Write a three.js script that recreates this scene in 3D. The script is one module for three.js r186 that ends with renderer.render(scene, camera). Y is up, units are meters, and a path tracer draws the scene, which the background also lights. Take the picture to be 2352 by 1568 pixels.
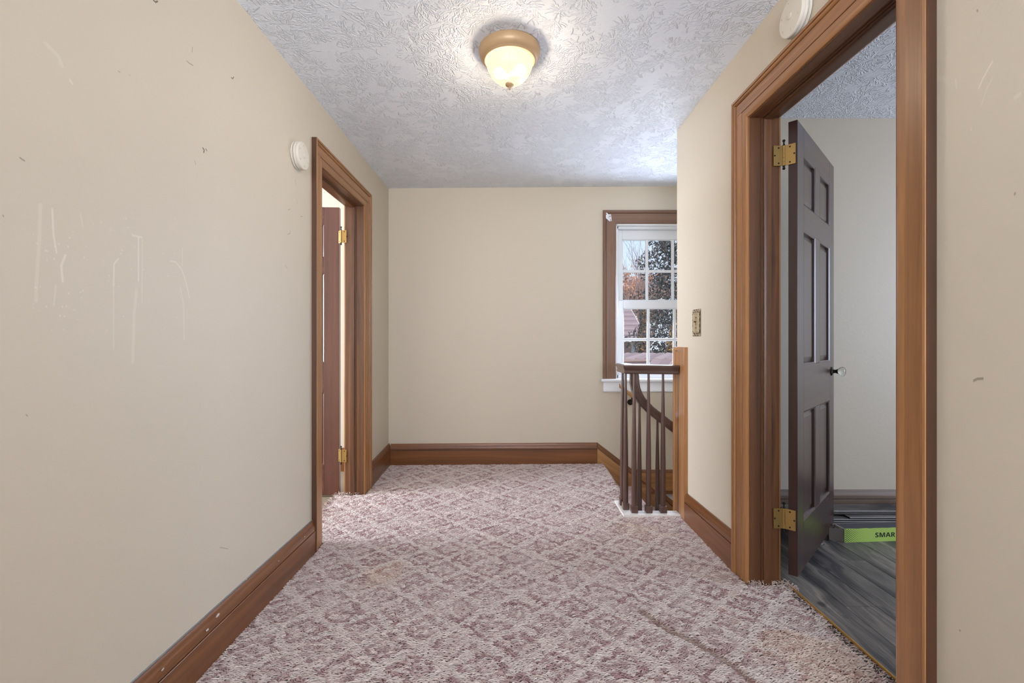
import * as THREE from 'three';
import { RoundedBoxGeometry } from 'three/addons/geometries/RoundedBoxGeometry.js';
import { mergeGeometries, mergeVertices, toCreasedNormals } from 'three/addons/utils/BufferGeometryUtils.js';
import { RectAreaLightUniformsLib } from 'three/addons/lights/RectAreaLightUniformsLib.js';
import { FontLoader } from 'three/addons/loaders/FontLoader.js';
import { TextGeometry } from 'three/addons/geometries/TextGeometry.js';

// ------------------------------------------------------------------ camera, sky, lights, exposure
const scene = new THREE.Scene();
const F = 1060, PX = 1173.5, PY = 781, EYE = 1.10;              // focal length and principal point in pixels of 2352 x 1568, eye height
const camera = new THREE.PerspectiveCamera(2 * Math.atan(784 / F) * 180 / Math.PI, 2352 / 1568, 0.05, 200);
camera.position.set(0, EYE, 0);
camera.lookAt(0, EYE, -4);
camera.setViewOffset(2352, 1568, 1176 - PX, 784 - PY, 2352, 1568);
camera.updateProjectionMatrix();

const renderer = new THREE.WebGLRenderer({ antialias: true });
renderer.toneMapping = THREE.LinearToneMapping;
renderer.toneMappingExposure = 1.14;
renderer.shadowMap.enabled = true;
RectAreaLightUniformsLib.init();

{ // clear winter sky, even all round, deeper blue overhead
  const W = 64, H = 64, data = new Float32Array(W * H * 4);
  for (let j = 0; j < H; j++) {
    const e = Math.max(0, (j + 0.5) / H * 2 - 1), k = Math.pow(1 - e, 3);
    const c = [0.26 + 0.55 * k, 0.50 + 0.42 * k, 0.92 + 0.16 * k];
    for (let i = 0; i < W; i++) data.set([c[0], c[1], c[2], 1], (j * W + i) * 4);
  }
  const sky = new THREE.DataTexture(data, W, H, THREE.RGBAFormat, THREE.FloatType);
  sky.mapping = THREE.EquirectangularReflectionMapping;
  sky.magFilter = sky.minFilter = THREE.LinearFilter;
  sky.needsUpdate = true;
  scene.background = sky;
  scene.environment = sky;
}
const SUN = { color: 0xfff0dc, intensity: 3.4, from: [-3, 26, 10] };
const sun = new THREE.DirectionalLight(SUN.color, SUN.intensity);
sun.position.set(...SUN.from);
sun.target.position.set(4, 0, -14);
sun.castShadow = true;
Object.assign(sun.shadow.camera, { left: -22, right: 22, top: 22, bottom: -22, near: 1, far: 70 });
sun.shadow.mapSize.set(2048, 2048);
scene.add(sun, sun.target);

// soft daylight sources the size of each opening; the rear one is added
function daylight(x, y, z, w, h, to, color, intensity) {
  const l = new THREE.RectAreaLight(color, intensity, w, h);
  l.position.set(x, y, z);
  l.lookAt(x + to[0], y + to[1], z + to[2]);
  scene.add(l);
}
const DAY = 0xd8e6ff;
daylight(1.335, 1.44, -4.052, 0.76, 1.20, [0, -0.14, 1], DAY, 9.5);       // stair window
daylight(-4.44, 1.45, -2.75, 1.20, 1.40, [1, -0.12, 0], 0xeaf0ff, 45);   // left bedroom window
daylight(4.34, 1.45, -1.30, 1.20, 1.40, [-1, 0, 0], 0xdae6ff, 11);    // right bedroom window
daylight(0, 1.45, 2.94, 1.50, 1.50, [0, 1.8, -1], 0xe6eeff, 30);       // added fill light behind the camera, tilted up to brighten the ceiling
const LAMP = { color: 0xffeacf, intensity: 0.38 };

// ------------------------------------------------------------------ helpers
let seed = 12345;
const rnd = () => { seed |= 0; seed = seed + 0x6D2B79F5 | 0; let t = Math.imul(seed ^ seed >>> 15, 1 | seed); t = t + Math.imul(t ^ t >>> 7, 61 | t) ^ t; return ((t ^ t >>> 14) >>> 0) / 4294967296; };
const rr = (a, b) => a + (b - a) * rnd();
const lerp = (a, b, t) => a + (b - a) * t;
const sstep = (a, b, x) => { const t = Math.min(1, Math.max(0, (x - a) / (b - a))); return t * t * (3 - 2 * t); };
const V = (x, y, z) => new THREE.Vector3(x, y, z);
const used = {};
function numbered(name) { const n = used[name] = (used[name] ?? -1) + 1; return n ? `${name}_${String(n).padStart(3, '0')}` : name; }
function tag(o, label, category, group, kind) {
  o.userData.label = label; o.userData.category = category;
  if (group) o.userData.group = group;
  o.userData.kind = kind ?? 'thing';
  return o;
}
function thing(name, label, category, pos = [0, 0, 0], turn = 0, group, kind) {
  const g = new THREE.Group();
  g.name = numbered(name); g.position.set(...pos); g.rotation.y = turn;
  scene.add(g);
  return tag(g, label, category, group, kind);
}
function mesh(name, geo, mat, parent) {
  const m = new THREE.Mesh(Array.isArray(geo) ? merge(geo) : geo, mat);
  m.name = parent ? name : numbered(name);
  m.castShadow = m.receiveShadow = true;
  (parent ?? scene).add(m);
  return m;
}
function merge(list) {
  return mergeGeometries(list.map(g => { const n = g.index ? g.toNonIndexed() : g; for (const k of Object.keys(n.attributes)) if (!['position', 'normal', 'uv'].includes(k)) n.deleteAttribute(k); return n; }));
}
// uv in metres: walls (u = along the floor, v = up)
function uvMetres(g, off = [0, 0]) {
  g = g.index ? g.toNonIndexed() : g;
  const p = g.attributes.position, n = g.attributes.normal, uv = new Float32Array(p.count * 2);
  for (let i = 0; i < p.count; i++) {
    const ax = Math.abs(n.getX(i)), ay = Math.abs(n.getY(i)), az = Math.abs(n.getZ(i));
    let u, v;
    if (ax >= ay && ax >= az) { u = -p.getZ(i); v = p.getY(i); } else if (ay >= az) { u = p.getX(i); v = -p.getZ(i); } else { u = p.getX(i); v = p.getY(i); }
    uv[2 * i] = u + off[0]; uv[2 * i + 1] = v + off[1];
  }
  g.setAttribute('uv', new THREE.BufferAttribute(uv, 2));
  return g;
}
// uv in metres with u along the grain
function uvGrain(g, axis, off) {
  g = g.index ? g.toNonIndexed() : g;
  const o = off ?? [rr(0, 9), rr(0, 9)];
  const p = g.attributes.position, n = g.attributes.normal, uv = new Float32Array(p.count * 2), get = ['getX', 'getY', 'getZ'];
  for (let i = 0; i < p.count; i++) {
    const ns = [Math.abs(n.getX(i)), Math.abs(n.getY(i)), Math.abs(n.getZ(i))];
    const others = [0, 1, 2].filter(k => k !== axis);
    const across = ns[others[0]] > ns[others[1]] ? others[1] : others[0];
    uv[2 * i] = p[get[axis]](i) + o[0]; uv[2 * i + 1] = p[get[across]](i) + (across === others[0] ? 0 : 0.13) + o[1];
  }
  g.setAttribute('uv', new THREE.BufferAttribute(uv, 2));
  return g;
}
function box(x0, x1, y0, y1, z0, z1) {
  const g = new THREE.BoxGeometry(Math.abs(x1 - x0), Math.abs(y1 - y0), Math.abs(z1 - z0));
  g.translate((x0 + x1) / 2, (y0 + y1) / 2, (z0 + z1) / 2);
  return g;
}
function rbox(x0, x1, y0, y1, z0, z1, r = 0.002) {
  const w = Math.abs(x1 - x0), h = Math.abs(y1 - y0), d = Math.abs(z1 - z0);
  const g = new RoundedBoxGeometry(w, h, d, 1, Math.min(r, w / 2.1, h / 2.1, d / 2.1));
  g.translate((x0 + x1) / 2, (y0 + y1) / 2, (z0 + z1) / 2);
  return g;
}
const wallBox = (...a) => uvMetres(box(...a));
const board = (axis, ...a) => uvGrain(rbox(...a), axis);
// a prism between two end outlines: profile points [a, b] go through f0 and f1 to their places; u runs along it in metres
function prism(profile, f0, f1, crease = 0.5, off) {
  const A = profile.map(p => f0(p[0], p[1])), B = profile.map(p => f1(p[0], p[1])), n = profile.length;
  const pos = [], uv = [], o = off ?? [rr(0, 9), rr(0, 9)], L = A[0].distanceTo(B[0]);
  let s = 0;
  for (let i = 0; i < n; i++) {
    const j = (i + 1) % n, w = A[i].distanceTo(A[j]);
    for (const [P, u, v] of [[A[i], 0, s], [A[j], 0, s + w], [B[j], L, s + w], [A[i], 0, s], [B[j], L, s + w], [B[i], L, s]]) { pos.push(P.x, P.y, P.z); uv.push(u + o[0], v + o[1]); }
    s += w;
  }
  const tris = THREE.ShapeUtils.triangulateShape(profile.map(p => new THREE.Vector2(p[0], p[1])), []);
  for (const [E, flip] of [[A, true], [B, false]]) for (const t of tris) for (const k of flip ? [t[2], t[1], t[0]] : t) { pos.push(E[k].x, E[k].y, E[k].z); uv.push(profile[k][0] + o[0], profile[k][1] + o[1]); }
  let g = new THREE.BufferGeometry();
  g.setAttribute('position', new THREE.Float32BufferAttribute(pos, 3));
  g.setAttribute('uv', new THREE.Float32BufferAttribute(uv, 2));
  // turn faces outward
  const c = V(0, 0, 0); for (const P of [...A, ...B]) c.add(P); c.multiplyScalar(1 / (2 * n));
  let vol = 0; const a = V(), b = V(), d = V();
  for (let i = 0; i < pos.length; i += 9) { a.set(pos[i], pos[i + 1], pos[i + 2]).sub(c); b.set(pos[i + 3], pos[i + 4], pos[i + 5]).sub(c); d.set(pos[i + 6], pos[i + 7], pos[i + 8]).sub(c); vol += a.dot(b.cross(d)); }
  if (vol < 0) { const P = g.attributes.position.array, U = g.attributes.uv.array; for (let i = 0; i < P.length / 9; i++) { for (let k = 0; k < 3; k++) { const t = P[i * 9 + 3 + k]; P[i * 9 + 3 + k] = P[i * 9 + 6 + k]; P[i * 9 + 6 + k] = t; } for (let k = 0; k < 2; k++) { const t = U[i * 6 + 2 + k]; U[i * 6 + 2 + k] = U[i * 6 + 4 + k]; U[i * 6 + 4 + k] = t; } } }
  g = toCreasedNormals(g, crease);
  return g;
}
function lathe(pts, seg = 40) { return new THREE.LatheGeometry(pts.map(p => new THREE.Vector2(p[0], p[1])), seg); }
const cyl = (r0, r1, h, seg = 16) => new THREE.CylinderGeometry(r1, r0, h, seg);

// value noise, repeats every `per` cells
function noise2(per, sd) {
  const t = new Float32Array(per * per); const keep = seed; seed = sd; for (let i = 0; i < t.length; i++) t[i] = rnd(); seed = keep;
  return (x, y) => {
    const xi = Math.floor(x), yi = Math.floor(y), fx = x - xi, fy = y - yi, sx = fx * fx * (3 - 2 * fx), sy = fy * fy * (3 - 2 * fy);
    const m = k => ((k % per) + per) % per;
    const a = t[m(yi) * per + m(xi)], b = t[m(yi) * per + m(xi + 1)], c = t[m(yi + 1) * per + m(xi)], d = t[m(yi + 1) * per + m(xi + 1)];
    return lerp(lerp(a, b, sx), lerp(c, d, sx), sy);
  };
}
const N1 = noise2(64, 7), N2 = noise2(64, 99), N3 = noise2(128, 1234);
const fbm = (x, y) => 0.5 * N1(x, y) + 0.3 * N2(x * 2.1, y * 2.1) + 0.2 * N3(x * 4.3, y * 4.3);
function dataTex(W, H, fn, srgb, wrap = THREE.MirroredRepeatWrapping) {
  const d = new Uint8Array(W * H * 4);
  for (let j = 0; j < H; j++) for (let i = 0; i < W; i++) { const c = fn(i / W, j / H); const k = (j * W + i) * 4; d[k] = Math.max(0, Math.min(255, c[0])); d[k + 1] = Math.max(0, Math.min(255, c[1])); d[k + 2] = Math.max(0, Math.min(255, c[2])); d[k + 3] = 255; }
  const t = new THREE.DataTexture(d, W, H, THREE.RGBAFormat);
  t.wrapS = t.wrapT = wrap; t.magFilter = THREE.LinearFilter; t.minFilter = THREE.LinearMipmapLinearFilter; t.generateMipmaps = true;
  if (srgb) t.colorSpace = THREE.SRGBColorSpace;
  t.needsUpdate = true;
  return t;
}
// wood: long grain along u; lenU x lenV metres per tile
function wood(light, dark, sd, { contrast = 1, lenU = 2.6, lenV = 0.42, streak = 22 } = {}) {
  const t = dataTex(1024, 512, (u, v) => {
    const warp = (fbm(u * 3 + sd, v * 3 + sd) - 0.5) * 0.22;
    const band = fbm(u * 1.6 + sd * 3, (v + warp) * 7 + sd);
    const fine = N3(u * 14 + sd, (v + warp * 0.6) * streak * 4) * 0.6 + N2(u * 60, v * 230) * 0.4;
    const ring = 0.5 + 0.5 * Math.sin((v + warp) * 58 + 6 * N1(u * 2.3 + sd, v * 2));
    let k = 0.5 + ((band - 0.5) * 1.5 + (fine - 0.5) * 0.45 + (ring - 0.5) * 0.22) * contrast;
    const kn = fbm(u * 7 + sd * 5, v * 5 + 3); if (kn > 0.78) k += (kn - 0.78) * 3;
    k = Math.max(0, Math.min(1.25, k));
    return [lerp(light[0], dark[0], k), lerp(light[1], dark[1], k), lerp(light[2], dark[2], k)];
  }, true);
  t.repeat.set(1 / lenU, 1 / lenV);
  return t;
}

// ------------------------------------------------------------------ materials
const WALLC = '#d0c5b1';
const wallBump = dataTex(512, 512, (u, v) => { const k = 128 + 70 * (fbm(u * 64, v * 64) - 0.5) + 60 * (fbm(u * 16, v * 16) - 0.5); return [k, k, k]; }, false, THREE.RepeatWrapping);
wallBump.repeat.set(1 / 0.8, 1 / 0.8);
const M = {};
M.wall = new THREE.MeshStandardMaterial({ color: WALLC, roughness: 0.5, bumpMap: wallBump, bumpScale: 0.0012 });
M.wallLower = new THREE.MeshStandardMaterial({ color: '#dfe3e0', roughness: 0.6 });
M.white = new THREE.MeshStandardMaterial({ color: '#eef0f2', roughness: 0.38 });
M.vinyl = new THREE.MeshStandardMaterial({ color: '#e8eaec', roughness: 0.35 });
const wCas = wood([182, 130, 80], [138, 92, 53], 3, { contrast: 0.95 });
const wBase = wood([138, 85, 40], [98, 56, 23], 11, { contrast: 0.75 });
const wJamb = wood([122, 78, 44], [76, 46, 25], 17, { contrast: 1.05 });
const wDoor = wood([70, 38, 29], [42, 20, 15], 23, { contrast: 0.9 }), wDoor2 = wood([112, 68, 53], [80, 44, 34], 27, { contrast: 0.8 });
const wRail = wood([98, 70, 58], [58, 40, 34], 31, { contrast: 0.8 });
const wLite = wood([190, 142, 88], [142, 96, 54], 41);
M.casing = new THREE.MeshPhysicalMaterial({ map: wCas, roughness: 0.38, clearcoat: 0.35, clearcoatRoughness: 0.28 });
M.base = new THREE.MeshPhysicalMaterial({ map: wBase, roughness: 0.36, clearcoat: 0.45, clearcoatRoughness: 0.26 });
M.jamb = new THREE.MeshPhysicalMaterial({ map: wJamb, roughness: 0.42, clearcoat: 0.25, clearcoatRoughness: 0.3 });
M.door = new THREE.MeshPhysicalMaterial({ map: wDoor, roughness: 0.34, clearcoat: 0.35, clearcoatRoughness: 0.22 });
M.door2 = new THREE.MeshPhysicalMaterial({ map: wDoor2, roughness: 0.38, clearcoat: 0.5, clearcoatRoughness: 0.25 });
M.rail = new THREE.MeshPhysicalMaterial({ map: wRail, roughness: 0.32, clearcoat: 0.5, clearcoatRoughness: 0.2 });
M.lite = new THREE.MeshPhysicalMaterial({ map: wLite, roughness: 0.4, clearcoat: 0.3, clearcoatRoughness: 0.25 });
const wWin = wood([142, 108, 86], [108, 78, 60], 57, { contrast: 0.6 });
M.winCas = new THREE.MeshPhysicalMaterial({ map: wWin, roughness: 0.4, clearcoat: 0.25, clearcoatRoughness: 0.3 });
M.faded = new THREE.MeshStandardMaterial({ map: wood([134, 112, 94], [92, 74, 60], 71, { contrast: 0.8 }), roughness: 0.5 });
M.darkEdge = new THREE.MeshPhysicalMaterial({ map: wood([104, 66, 40], [66, 40, 24], 83, { contrast: 1 }), roughness: 0.45, clearcoat: 0.2, clearcoatRoughness: 0.3 });
M.brass = new THREE.MeshStandardMaterial({ color: '#b3935a', metalness: 0.8, roughness: 0.4 });
M.darkIron = new THREE.MeshStandardMaterial({ color: '#2c241c', metalness: 0.7, roughness: 0.4 });
M.glass = new THREE.MeshPhysicalMaterial({ color: '#ffffff', transmission: 1, thickness: 0, roughness: 0.02, ior: 1.45 });
M.plastic = new THREE.MeshStandardMaterial({ color: '#ddd5c6', roughness: 0.45 });
M.slot = new THREE.MeshStandardMaterial({ color: '#bdb5a6', roughness: 0.7 });
M.dark = new THREE.MeshStandardMaterial({ color: '#2a2623', roughness: 0.7 });

// ------------------------------------------------------------------ the place in metres (z = -depth)
const XL = -1.063, XR = 1.068, WT = 0.128, D = 4.01, REAR = 3.0, LOW = -2.75;
const ZC = 2.967;                                  // depth where the right wall ends at the stairwell
const XE = 3.6;                                    // far right end of the stairwell
const floorY = (x, z) => {
  const d = -z, t = Math.min(1.1, Math.max(-0.1, (x - XL) / (XR - XL)));
  return lerp(lerp(-0.026, 0.014, t), lerp(0.024, 0.040, t), sstep(2.8, 4.0, d));
};
const ceilY = (x, z) => {
  const d = -z, t = (x - XL) / (XR - XL);
  return EYE + 1.318 + lerp(0.036, 0.0165, sstep(2.2, 4.0, d)) * Math.min(1.6, Math.max(-1, t));
};
const CT = 2.75;                                   // tops of walls, above the ceilings
// door openings: [depth near, depth far, top]
const OL = [2.58, 3.325, 2.066], OR = [1.275, 2.064, 2.095];
// pixel of the photograph -> place on the left wall (depth, height), used to copy the marks on the paint
const onLeft = (px, py) => { const d = XL * F / (px - PX); return [d, EYE - (py - PY) * d / F]; };
const onRight = (px, py) => { const d = XR * F / (px - PX); return [d, EYE - (py - PY) * d / F]; };

// ------------------------------------------------------------------ walls
function paintMarks(W, H, d0, d1, y1, draw) {
  const c = document.createElement('canvas'); c.width = W; c.height = H;
  const g = c.getContext('2d');
  g.fillStyle = WALLC; g.fillRect(0, 0, W, H);
  const X = d => (d - d0) / (d1 - d0) * W, Y = y => (1 - y / y1) * H;
  draw(g, X, Y);
  const t = new THREE.CanvasTexture(c);
  t.colorSpace = THREE.SRGBColorSpace; t.wrapS = t.wrapT = THREE.ClampToEdgeWrapping;
  t.repeat.set(1 / (d1 - d0), 1 / y1); t.offset.set(-d0 / (d1 - d0), 0);
  return t;
}
function strokes(g, X, Y, place, list) {
  g.lineCap = 'round'; g.lineJoin = 'round';
  for (const [col, w, pts] of list) {
    g.strokeStyle = col; g.lineWidth = w; g.beginPath();
    pts.forEach(([px, py], i) => { const [d, y] = place(px, py); i ? g.lineTo(X(d), Y(y)) : g.moveTo(X(d), Y(y)); });
    g.stroke();
  }
}
const SCUFF = 'rgba(240,232,218,0.42)', SCUFF2 = 'rgba(238,230,216,0.22)', NICK = 'rgba(96,86,72,0.9)', NICK2 = 'rgba(140,128,110,0.7)';
const leftMarks = paintMarks(1500, 2048, 0.9, 2.6, 2.5, (g, X, Y) => {
  const keep = seed; seed = 5;
  strokes(g, X, Y, onLeft, [
    // scuffs and drips
    [SCUFF, 4, [[318, 545], [318, 645]]], [SCUFF2, 4, [[327, 550], [326, 695]]], [SCUFF, 4, [[272, 594], [262, 606], [261, 655]]], [SCUFF2, 4, [[261, 655], [261, 800]]],
    [SCUFF, 3, [[391, 599], [404, 602], [418, 620], [428, 650], [435, 684]]], [SCUFF, 4, [[120, 480], [123, 540], [130, 580]]], [SCUFF, 5, [[150, 586], [141, 610], [144, 646]]],
    [SCUFF2, 7, [[93, 470], [90, 560], [84, 640], [83, 690]]], [SCUFF2, 9, [[314, 665], [308, 720], [305, 830]]], [SCUFF, 4, [[304, 540], [326, 545]]],
    [SCUFF2, 4, [[419, 570], [419, 610]]], [SCUFF2, 5, [[414, 660], [422, 700], [423, 780]]], [SCUFF2, 4, [[128, 655], [124, 700]]], [SCUFF2, 3, [[185, 490], [190, 520]]],
    [SCUFF, 4, [[161, 184], [166, 192]]], [SCUFF2, 8, [[105, 100], [135, 130], [142, 150]]],
    // nicks and chips
    [NICK, 3.5, [[352, 0], [357, 5], [362, 3]]], [NICK, 3, [[531, 178], [534, 181], [537, 177]]], [NICK2, 3, [[429, 140], [436, 146], [443, 150]]], [NICK2, 2, [[442, 108], [441, 120]]],
    [NICK2, 3, [[46, 362], [51, 366], [56, 369]]], [NICK2, 2, [[272, 163], [276, 166]]], [NICK2, 2, [[298, 172], [298, 172.5]]], [NICK, 4, [[466, 340], [469, 344], [468, 350]]], [NICK, 3, [[473, 342], [475, 346]]],
    [NICK2, 2, [[447, 369], [450, 378]]], [NICK2, 2, [[678, 411], [680, 424]]], [NICK2, 2, [[681, 455], [683, 468]]], [NICK2, 2.5, [[662, 482], [666, 480]]], [NICK2, 2.5, [[690, 497], [695, 497]]], [NICK2, 2.5, [[661, 538], [666, 536], [667, 529]]],
    [NICK2, 2, [[655, 610], [660, 616]]], [NICK2, 2, [[505, 1257], [512, 1258], [523, 1260]]], [NICK2, 2, [[60, 952], [63, 955]]], [NICK2, 2, [[7, 494], [8, 497]]],
  ]);
  for (let i = 0; i < 90; i++) { const [d, y] = onLeft(rr(70, 430), rr(500, 760)); g.fillStyle = 'rgba(240,232,218,0.35)'; g.beginPath(); g.arc(X(d), Y(y), rr(0.8, 2.2), 0, 7); g.fill(); }
  seed = keep;
});
const rightMarks = paintMarks(1024, 2048, 0.85, 1.25, 2.5, (g, X, Y) => {
  strokes(g, X, Y, onRight, [
    [SCUFF, 5, [[2280, 140], [2258, 180], [2248, 202]]], [SCUFF2, 5, [[2280, 178], [2266, 205], [2255, 240]]], [SCUFF2, 10, [[2195, 185], [2197, 200]]], [SCUFF2, 7, [[2230, 296], [2232, 297]]],
    [NICK2, 5, [[2244, 24], [2246, 25]]], [NICK2, 5, [[2330, 446], [2332, 444]]], [NICK2, 5, [[2236, 874], [2245, 870], [2258, 869]]], [NICK2, 4, [[2204, 1447], [2206, 1448]]], [SCUFF2, 8, [[2330, 225], [2345, 215]]],
  ]);
});
M.wallLeft = new THREE.MeshStandardMaterial({ map: leftMarks, roughness: 0.5, bumpMap: wallBump, bumpScale: 0.0012 });
M.wallRight = new THREE.MeshStandardMaterial({ map: rightMarks, roughness: 0.5, bumpMap: wallBump, bumpScale: 0.0012 });

const structure = (name, geos, mat, label, cat) => tag(mesh(name, geos, mat), label, cat, null, 'structure');
{
  // hall left wall, with the doorway; it also bounds the left bedroom
  const x0 = XL - WT, x1 = XL;
  structure('wall_left', [
    wallBox(x0, x1, LOW, CT, REAR + 0.15, -OL[0] + 0.02), wallBox(x0, x1, OL[2] + 0.02, CT, -OL[0] + 0.02, -OL[1] - 0.02), wallBox(x0, x1, LOW, CT, -OL[1] - 0.02, -D - 0.2), wallBox(x0, x1, LOW, -0.06, -OL[0] + 0.02, -OL[1] - 0.02),
  ], M.wallLeft, 'long scuffed cream painted wall with the smoke alarm and doorway', 'wall');
  // hall right wall near the camera, doorway, as far as the stairwell
  const a = XR, b = XR + WT;
  structure('wall_right', [
    wallBox(a, b, LOW, CT, REAR + 0.15, -OR[0] + 0.02), wallBox(a, b, OR[2] + 0.02, CT, -OR[0] + 0.02, -OR[1] - 0.02), wallBox(a, b, LOW, CT, -OR[1] - 0.02, -ZC), wallBox(a, b, LOW, -0.06, -OR[0] + 0.02, -OR[1] - 0.02),
  ], M.wallRight, 'cream painted wall holding the light switch and the wide doorway', 'wall');
  // wall between the right bedroom and the stairwell
  structure('wall_stair', [wallBox(b, XE, LOW, CT, -2.81, -ZC)], M.wall, 'cream wall of the bedroom behind the dark panelled door', 'wall');
  // wall across the end of the hall with the window, going down into the stairwell
  const wx0 = 0.915, wx1 = 1.755, wy0 = 0.765, wy1 = 2.107;
  structure('wall_back', [
    wallBox(-4.6, wx0, LOW, CT, -D, -D - 0.2), wallBox(wx1, XE + 0.15, LOW, CT, -D, -D - 0.2), wallBox(wx0, wx1, LOW, wy0, -D, -D - 0.2), wallBox(wx0, wx1, wy1, CT, -D, -D - 0.2),
  ], M.wall, 'cream wall across the far end of the hall with the window', 'wall');
  structure('wall_stair_end', [wallBox(XE, XE + 0.15, LOW, CT, -2.81, -D)], M.wall, 'cream end wall of the stairwell out of view', 'wall');
  // behind the camera, with an opening added for the fill light
  structure('wall_front', [
    wallBox(XL - WT, -0.75, LOW, CT, REAR, REAR + 0.15), wallBox(0.75, XR + WT, LOW, CT, REAR, REAR + 0.15), wallBox(-0.75, 0.75, LOW, 0.70, REAR, REAR + 0.15), wallBox(-0.75, 0.75, 2.20, CT, REAR, REAR + 0.15),
  ], M.wall, 'cream wall behind the camera with an opening added for fill light', 'wall');
  // left bedroom
  structure('wall_left_bedroom', [
    wallBox(-4.6, -4.45, LOW, 0.72, -1.0, -D), wallBox(-4.6, -4.45, 2.18, CT, -1.0, -D), wallBox(-4.6, -4.45, 0.72, 2.18, -1.0, -2.12), wallBox(-4.6, -4.45, 0.72, 2.18, -3.38, -D), wallBox(-4.6, XL - WT, LOW, CT, -0.85, -1.0),
  ], M.wall, 'cream walls of the bedroom beyond the left doorway', 'wall');
  // right bedroom
  structure('wall_right_bedroom', [
    wallBox(4.35, 4.5, LOW, 0.72, 0.6, -2.81), wallBox(4.35, 4.5, 2.18, CT, 0.6, -2.81), wallBox(4.35, 4.5, 0.72, 2.18, 0.6, -0.68), wallBox(4.35, 4.5, 0.72, 2.18, -1.92, -2.81), wallBox(b, 4.5, LOW, CT, 0.6, 0.75), wallBox(XE, 4.5, LOW, CT, -2.81, -ZC),
  ], M.wall, 'cream walls of the bedroom beyond the right doorway, out of view', 'wall');
}
// ------------------------------------------------------------------ ceilings: brushed plaster
function stompTexture() {
  const S = 2048, c = document.createElement('canvas'); c.width = c.height = S;
  const g = c.getContext('2d');
  g.fillStyle = 'rgb(96,96,96)'; g.fillRect(0, 0, S, S);
  const keep = seed; seed = 77;
  g.lineCap = 'round';
  for (let i = 0; i < 26000; i++) { const k = Math.floor(rr(70, 130)); g.fillStyle = `rgba(${k},${k},${k},0.35)`; g.beginPath(); g.arc(rr(0, S), rr(0, S), rr(2, 6), 0, 7); g.fill(); }
  for (let n = 0; n < 620; n++) {
    const cx = rr(0, S), cy = rr(0, S), R = rr(50, 130), a0 = rr(0, 6.28), spread = rr(1.6, 6.28), k = Math.floor(rr(26, 52));
    for (let i = 0; i < k; i++) {
      const a = a0 + spread * rnd(), r0 = R * rr(0.08, 0.75), len = rr(10, 40), bend = rr(-0.6, 0.6), w = rr(1.8, 4.0), tone = Math.floor(rr(125, 225));
      const x0 = cx + Math.cos(a) * r0, y0 = cy + Math.sin(a) * r0, x1 = cx + Math.cos(a + bend * 0.4) * (r0 + len), y1 = cy + Math.sin(a + bend * 0.4) * (r0 + len);
      const mx = (x0 + x1) / 2 - Math.sin(a) * bend * 18, my = (y0 + y1) / 2 + Math.cos(a) * bend * 18;
      for (const [ox, oy] of [[0, 0], [S, 0], [-S, 0], [0, S], [0, -S]]) {
        if (x0 + ox < -80 || x0 + ox > S + 80 || y0 + oy < -80 || y0 + oy > S + 80) continue;
        g.strokeStyle = `rgba(${tone},${tone},${tone},0.4)`; g.lineWidth = w + 2.4; g.beginPath(); g.moveTo(x0 + ox, y0 + oy); g.quadraticCurveTo(mx + ox, my + oy, x1 + ox, y1 + oy); g.stroke();
        g.strokeStyle = `rgba(${tone},${tone},${tone},0.6)`; g.lineWidth = w; g.beginPath(); g.moveTo(x0 + ox, y0 + oy); g.quadraticCurveTo(mx + ox, my + oy, x1 + ox, y1 + oy); g.stroke();
      }
    }
  }
  seed = keep;
  const t = new THREE.CanvasTexture(c);
  t.wrapS = t.wrapT = THREE.RepeatWrapping; t.repeat.set(1 / 1.9, 1 / 1.9);
  return t;
}
M.ceiling = new THREE.MeshStandardMaterial({ color: '#eef3fa', roughness: 0.75, bumpMap: stompTexture(), bumpScale: 0.0115 });
function ceilingSlab(x0, x1, z0, z1, fn) {
  const g = new THREE.BoxGeometry(x1 - x0, 0.2, z1 - z0, 12, 1, 16);
  g.translate((x0 + x1) / 2, 0, (z0 + z1) / 2);
  const p = g.attributes.position;
  for (let i = 0; i < p.count; i++) p.setY(i, p.getY(i) + 0.1 + fn(p.getX(i), p.getZ(i)));
  return uvMetres(g);
}
structure('ceiling', [ceilingSlab(XL - 0.01, XR + 0.01, -D - 0.02, REAR + 0.02, ceilY), ceilingSlab(XR + 0.01, XE + 0.05, -D - 0.02, -ZC + 0.01, (x, z) => ceilY(Math.min(x, 1.5), z))], M.ceiling, 'white brush-textured plaster ceiling over the hall', 'ceiling');
structure('ceiling_right_bedroom', [ceilingSlab(XR + WT - 0.03, 4.4, -2.82, 0.7, () => 2.452)], M.ceiling, 'brush-textured plaster ceiling seen through the right doorway', 'ceiling');
structure('ceiling_left_bedroom', [ceilingSlab(-4.5, XL - WT + 0.03, -D - 0.02, -0.9, () => 2.44)], M.ceiling, 'plaster ceiling of the left bedroom', 'ceiling');
structure('roof', [box(-4.7, 4.6, 2.7, 2.85, 3.25, -4.35)], M.dark, 'house roof above the ceilings, out of view', 'roof');

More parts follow.
